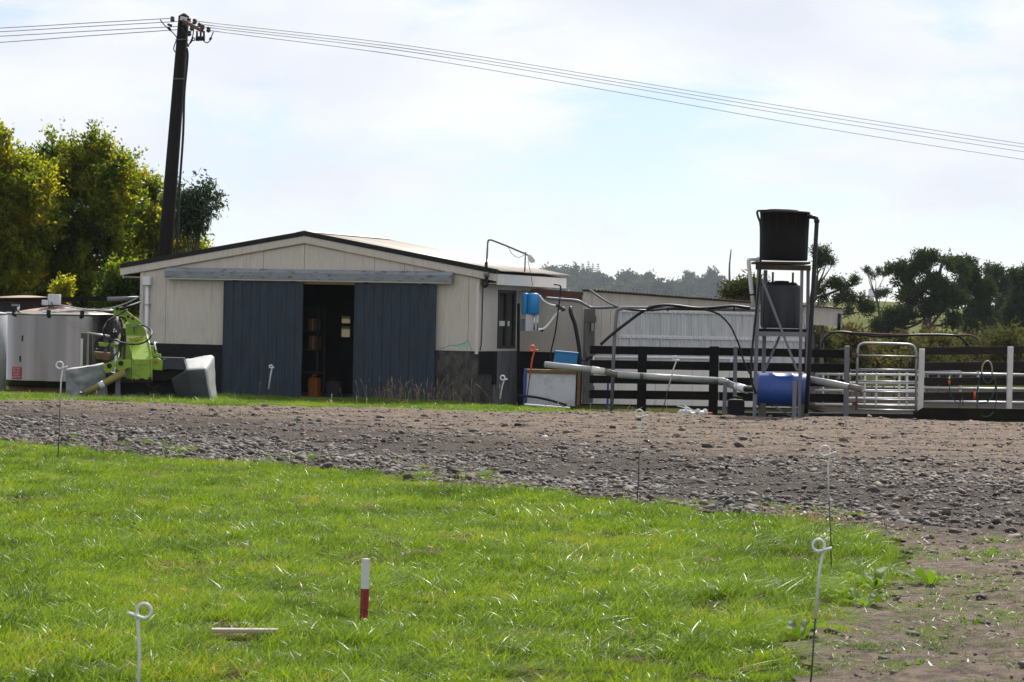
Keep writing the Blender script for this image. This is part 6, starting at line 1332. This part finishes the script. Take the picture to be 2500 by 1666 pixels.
# far ridge trees
fg = np.random.default_rng(41)
ridge = sorted([(1335, 672, 24, 20), (1362, 680, 26, 22), (1385, 672, 24, 24), (1412, 676, 26, 26), (1440, 680, 26, 24), (1462, 690, 24, 20), (1350, 705, 30, 22), (1390, 708, 34, 22), (1430, 712, 32, 22), (1478, 702, 26, 22), (1500, 712, 24, 20), (1530, 684, 22, 16), (1525, 712, 26, 18), (1578, 686, 17, 17), (1560, 712, 26, 18), (1595, 710, 24, 20), (1620, 705, 22, 16), (1640, 712, 26, 18), (1668, 712, 24, 20), (1685, 690, 26, 18), (1705, 715, 32, 22), (1735, 690, 24, 26), (1765, 705, 28, 24), (1785, 715, 26, 22), (1740, 722, 32, 20), (1655, 727, 36, 18), (1590, 732, 40, 16), (1810, 722, 26, 20)])
for i, (px, py, rx, ry) in enumerate(ridge):
    Y = 2150 + fg.uniform(-120, 180) - (180 if py > 704 else 0)
    lb = lobes_px([(px, py, rx * 0.75, ry * 0.8), (px - rx * 0.55, py + ry * 0.45, rx * 0.6, ry * 0.7), (px + rx * 0.55, py + ry * 0.4, rx * 0.6, ry * 0.7), (px, py + ry * 0.9, rx * 0.8, ry * 0.8)], Y)
    b = W(px, py + ry * 2.6, Y); b.z = min(b.z, gz1(b.x, b.y))
    tree('ridge_tree', 'hazy round tree on the far ridge, %s from the left' % ords[i], b, lb, [c for c, _ in lb][:2], 0.7, (420, 7, 2.3, 1.5, 2.6), M['leaf_far'], 'hazy trees on the far ridge', 200 + i, shell=0.45, sprays=40, sr=2.6)
# tall spired pines on the ridge
for i, (px, ty, by_) in enumerate(((1357, 650, 690), (1371, 645, 690), (1387, 645, 690), (1404, 640, 690), (1420, 642, 690), (1435, 636, 692), (1446, 642, 692), (1459, 642, 695))):
    Y = 2250; s = FOC / Y; b = W(px, by_ + 10, Y); h = (by_ + 10 - ty) / s
    t = thing('spire_pine', 'slender tiered pine on the ridge left of the lamp, %s of eight' % ords[i], 'tree', b, group='row of spired pines on the ridge')
    MB().tube([b - Vector((0, 0, 8)), b + Vector((0, 0, h))], [0.6, 0.15], 6).obj('trunk', M['bark'], t)
    Vv, Ff, Tt = [], [], []
    lv = 9
    for k in range(lv):
        z = h * (0.25 + 0.75 * k / lv); rad = (1 - k / lv) * 4.6 * fg.uniform(0.75, 1.2) + 0.5
        for j in range(10):
            a = fg.uniform(0, 6.28); d_ = np.array([math.cos(a), math.sin(a), 0.12]); sdv = np.array([-math.sin(a), math.cos(a), 0]) * 0.75
            c0 = np.array([b.x, b.y, b.z + z]); n_ = len(Vv)
            Vv += [c0, c0 + d_ * rad * 0.6 + sdv, c0 + d_ * rad + np.array([0, 0, 0.5]), c0 + d_ * rad * 0.6 - sdv + np.array([0, 0, 0.4])]; Ff.append((n_, n_ + 1, n_ + 2, n_ + 3)); Tt += [0.4] * 4
    link('crown', tint_mesh('crown', np.array(Vv), np.array(Ff), np.array(Tt), M['leaf_far']), None, t)
p0, p1, p2 = W(1781, 690, 500), W(1781, 650, 500), W(1785, 609, 500)
tag(MB().tube(spl([p0 - Vector((0, 0, 3)), p0, p1, p2], 5), [0.26 - 0.011 * i for i in range(16)], 6).obj('bare_trunk', M['bark'], None), 'tall thin bare trunk on the skyline left of the tank stand', 'tree trunk')
sl_ = thing('far_silo', 'tiny pale silo on the hill skyline left of the broad pine', 'silo', W(2127, 740, 420))
MB().tube([W(2127, 745, 420), W(2127, 708, 420)], 0.42, 14).obj('barrel', M['tower'], sl_); MB().tube([W(2127, 708, 420), W(2127, 703, 420)], [0.45, 0.1], 14).obj('cap', M['tower'], sl_)

# ------------------------------------------------------------------ dry stalks, docks, twigs
D = np.random.default_rng(51)
def stalks(name, label, spots, hmin, hmax, seed, mt, n_per=1):
    r = np.random.default_rng(seed); mb_v, mb_f, mb_t = [], [], []
    for (x, y, z) in spots:
        h = r.uniform(hmin, hmax); a = r.uniform(0, 6.28); ln = abs(r.normal(0, 0.6)); w_ = 0.0045
        pts_ = [np.array([x + math.cos(a) * ln * h * t * t, y + math.sin(a) * ln * h * t * t, z + h * t * (1 - 0.25 * ln * t)]) for t in (0, .35, .7, .85, 1.0)]
        ws = (0.7, 0.6, 0.5, 1.7, 0.2); n_ = len(mb_v); ti = r.uniform(0, 1)
        for p, wk in zip(pts_, ws):
            mb_v += [p + np.array([-w_ * wk, 0, 0]), p + np.array([w_ * wk, w_ * wk * 0.4, 0])]; mb_t += [ti, ti]
        for k in range(4): mb_f.append((n_ + 2*k, n_ + 2*k + 1, n_ + 2*k + 3, n_ + 2*k + 2))
    return tag(link(name, tint_mesh(name, np.array(mb_v), np.array(mb_f), np.array(mb_t), mt), None), label, 'dry grass', kind='stuff')
sp1 = []
for _ in range(105):
    x = D.choice([D.normal(-2.35, 0.55), D.normal(-1.9, 0.35), D.uniform(-7.5, 0.6)], p=[.52, .36, .12]); y = 60 - (x + 0.724) * math.tan(TH) - D.uniform(0.25, 1.1) if x < -0.72 else D.uniform(57.4, 59.3)
    sp1.append((x, y, gz1(x, y)))
stalks('dry_grass_stalks', 'pale dry seed stalks standing before the right blue door', sp1, 0.18, 0.62, 61, M['dry_grass'])
sp2 = [(x, y, gz1(x, y)) for x, y in zip(D.uniform(-13, 3, 120), D.uniform(53.5, 57, 120))]
stalks('verge_stalks', 'scattered pale stalks in the verge grass', sp2, 0.10, 0.30, 62, M['dry_grass'])
# withered strip along the gravel edge
sp3 = []
i_ = 0
for (ax, ay), (bx, by) in zip(EDGE[3:8], EDGE[4:9]):
    for _ in range(150):
        t = D.uniform(); x, y = ax + (bx - ax) * t + D.normal(0, .18), ay + (by - ay) * t + D.normal(0.1, .22)
        if mnoise.noise(Vector((x * 0.9, y * 0.9, 7))) > 0.05: sp3.append((x, y, gz1(x, y) + 0.01))
stalks('withered_edge_grass', 'reddish withered grass along the edge of the gravel', sp3, 0.03, 0.10, 63, M['dry_grass'])
sp4 = []
for _ in range(1500):
    y = D.uniform(13, 24); x = D.uniform(0.5, frustum_x(y, 0.6)); dd = float(edge_dist(np.array([x]), np.array([y]))[0])
    if dd > -0.1 and mnoise.noise(Vector((x * 1.1, y * 1.1, 3))) > -0.1: sp4.append((x, y, gz1(x, y) + 0.02))
def litter(name, label, spots, seed):
    r = np.random.default_rng(seed); V, F, T = [], [], []
    for (x, y, z) in spots:
        a = r.uniform(0, 6.28); L_ = r.uniform(0.02, 0.09); w_ = r.uniform(0.002, 0.006); d_ = np.array([math.cos(a), math.sin(a), r.uniform(-0.1, 0.35)]) * L_; s2 = np.array([-math.sin(a), math.cos(a), 0]) * w_; p = np.array([x, y, z]); n_ = len(V)
        V += [p - s2, p + s2, p + d_ + s2 * 0.4, p + d_ - s2 * 0.4]; F.append((n_, n_ + 1, n_ + 2, n_ + 3)); T += [r.uniform(0, 1)] * 4
    return tag(link(name, tint_mesh(name, np.array(V), np.array(F), np.array(T), M['dry_grass']), None), label, 'litter', kind='stuff')
litter('dead_grass_litter', 'dead grass bits strewn over the bare dirt at lower right', sp4, 71)
def dock(label, px, py, n, seed, ll=0.16):
    r = random.Random(seed); p = GP(px, py); p.z = gz1(p.x, p.y) + 0.015
    t = thing('dock_plant', label, 'weed', p, r.uniform(0, 6.28), group='broad-leaved docks by the dirt', world=False)
    for k in range(n):
        a = 6.28 * k / n + r.uniform(-.4, .4); L_ = ll * r.uniform(0.7, 1.2); Wd = L_ * r.uniform(0.32, 0.45); lift = r.uniform(0.5, 1.4)
        V, F = [], []; m2 = 6
        for j in range(m2 + 1):
            u = j / m2; wv = Wd * math.sin(math.pi * min(1, u * 0.93 + 0.05)) ** 0.8 * 0.5; x = 0.02 + L_ * u; z = L_ * lift * u - L_ * 0.6 * lift * u * u + 0.012 * math.sin(u * 9 + k)
            V += [(x, -wv, z + wv * 0.5), (x, 0, z), (x, wv, z + wv * 0.5)]
        for j in range(m2): F += [(3*j, 3*j+3, 3*j+4, 3*j+1), (3*j+1, 3*j+4, 3*j+5, 3*j+2)]
        me = tint_mesh('leaf', np.array(V), np.array(F), np.full(len(V), r.uniform(0.25, 1.0)), M['leaf_dock']); o = link('leaf', me, None, t); o.rotation_euler = (0, 0, a)
for i, (lb_, px, py, n, ll) in enumerate((('dock plant with large leaves behind the dirt hollow', 2135, 1440, 9, .19), ('broad dock plant at the grass corner above the dirt hollow', 2270, 1432, 9, .19), ('dock plant left of the dirt hollow', 2115, 1498, 8, .16), ('yellow dock leaves at the foot of the nearest leaning post', 1955, 1565, 6, .16), ('tiny dock seedling on bare dirt at the right', 2370, 1540, 4, .06), ('small upright dock on the dirt beside the right-hand tuft', 2420, 1362, 4, .10), ('dock seedling low on the bare dirt near the bottom', 2235, 1635, 5, .06), ('dock plant amid grass left of the large-leaved docks', 2060, 1480, 7, .15))):
    dock(lb_, px, py, n, 300 + i, ll)

# ------------------------------------------------------------------ air
hz = MB().box(-1500, 1500, -30, 2900, -3, 75).obj('haze', None)
mt = bpy.data.materials.new('haze_air'); mt.use_nodes = True; nt = mt.node_tree; nt.nodes.clear()
pv = nt.nodes.new('ShaderNodeVolumePrincipled'); pv.inputs['Color'].default_value = (0.80, 0.88, 1.0, 1); pv.inputs['Density'].default_value = 0.00007; pv.inputs['Anisotropy'].default_value = 0.3
mo = nt.nodes.new('ShaderNodeOutputMaterial'); nt.links.new(pv.outputs[0], mo.inputs['Volume']); hz.data.materials.append(mt)
tag(hz, 'thin pale haze lying over the whole farm', 'haze', kind='stuff')
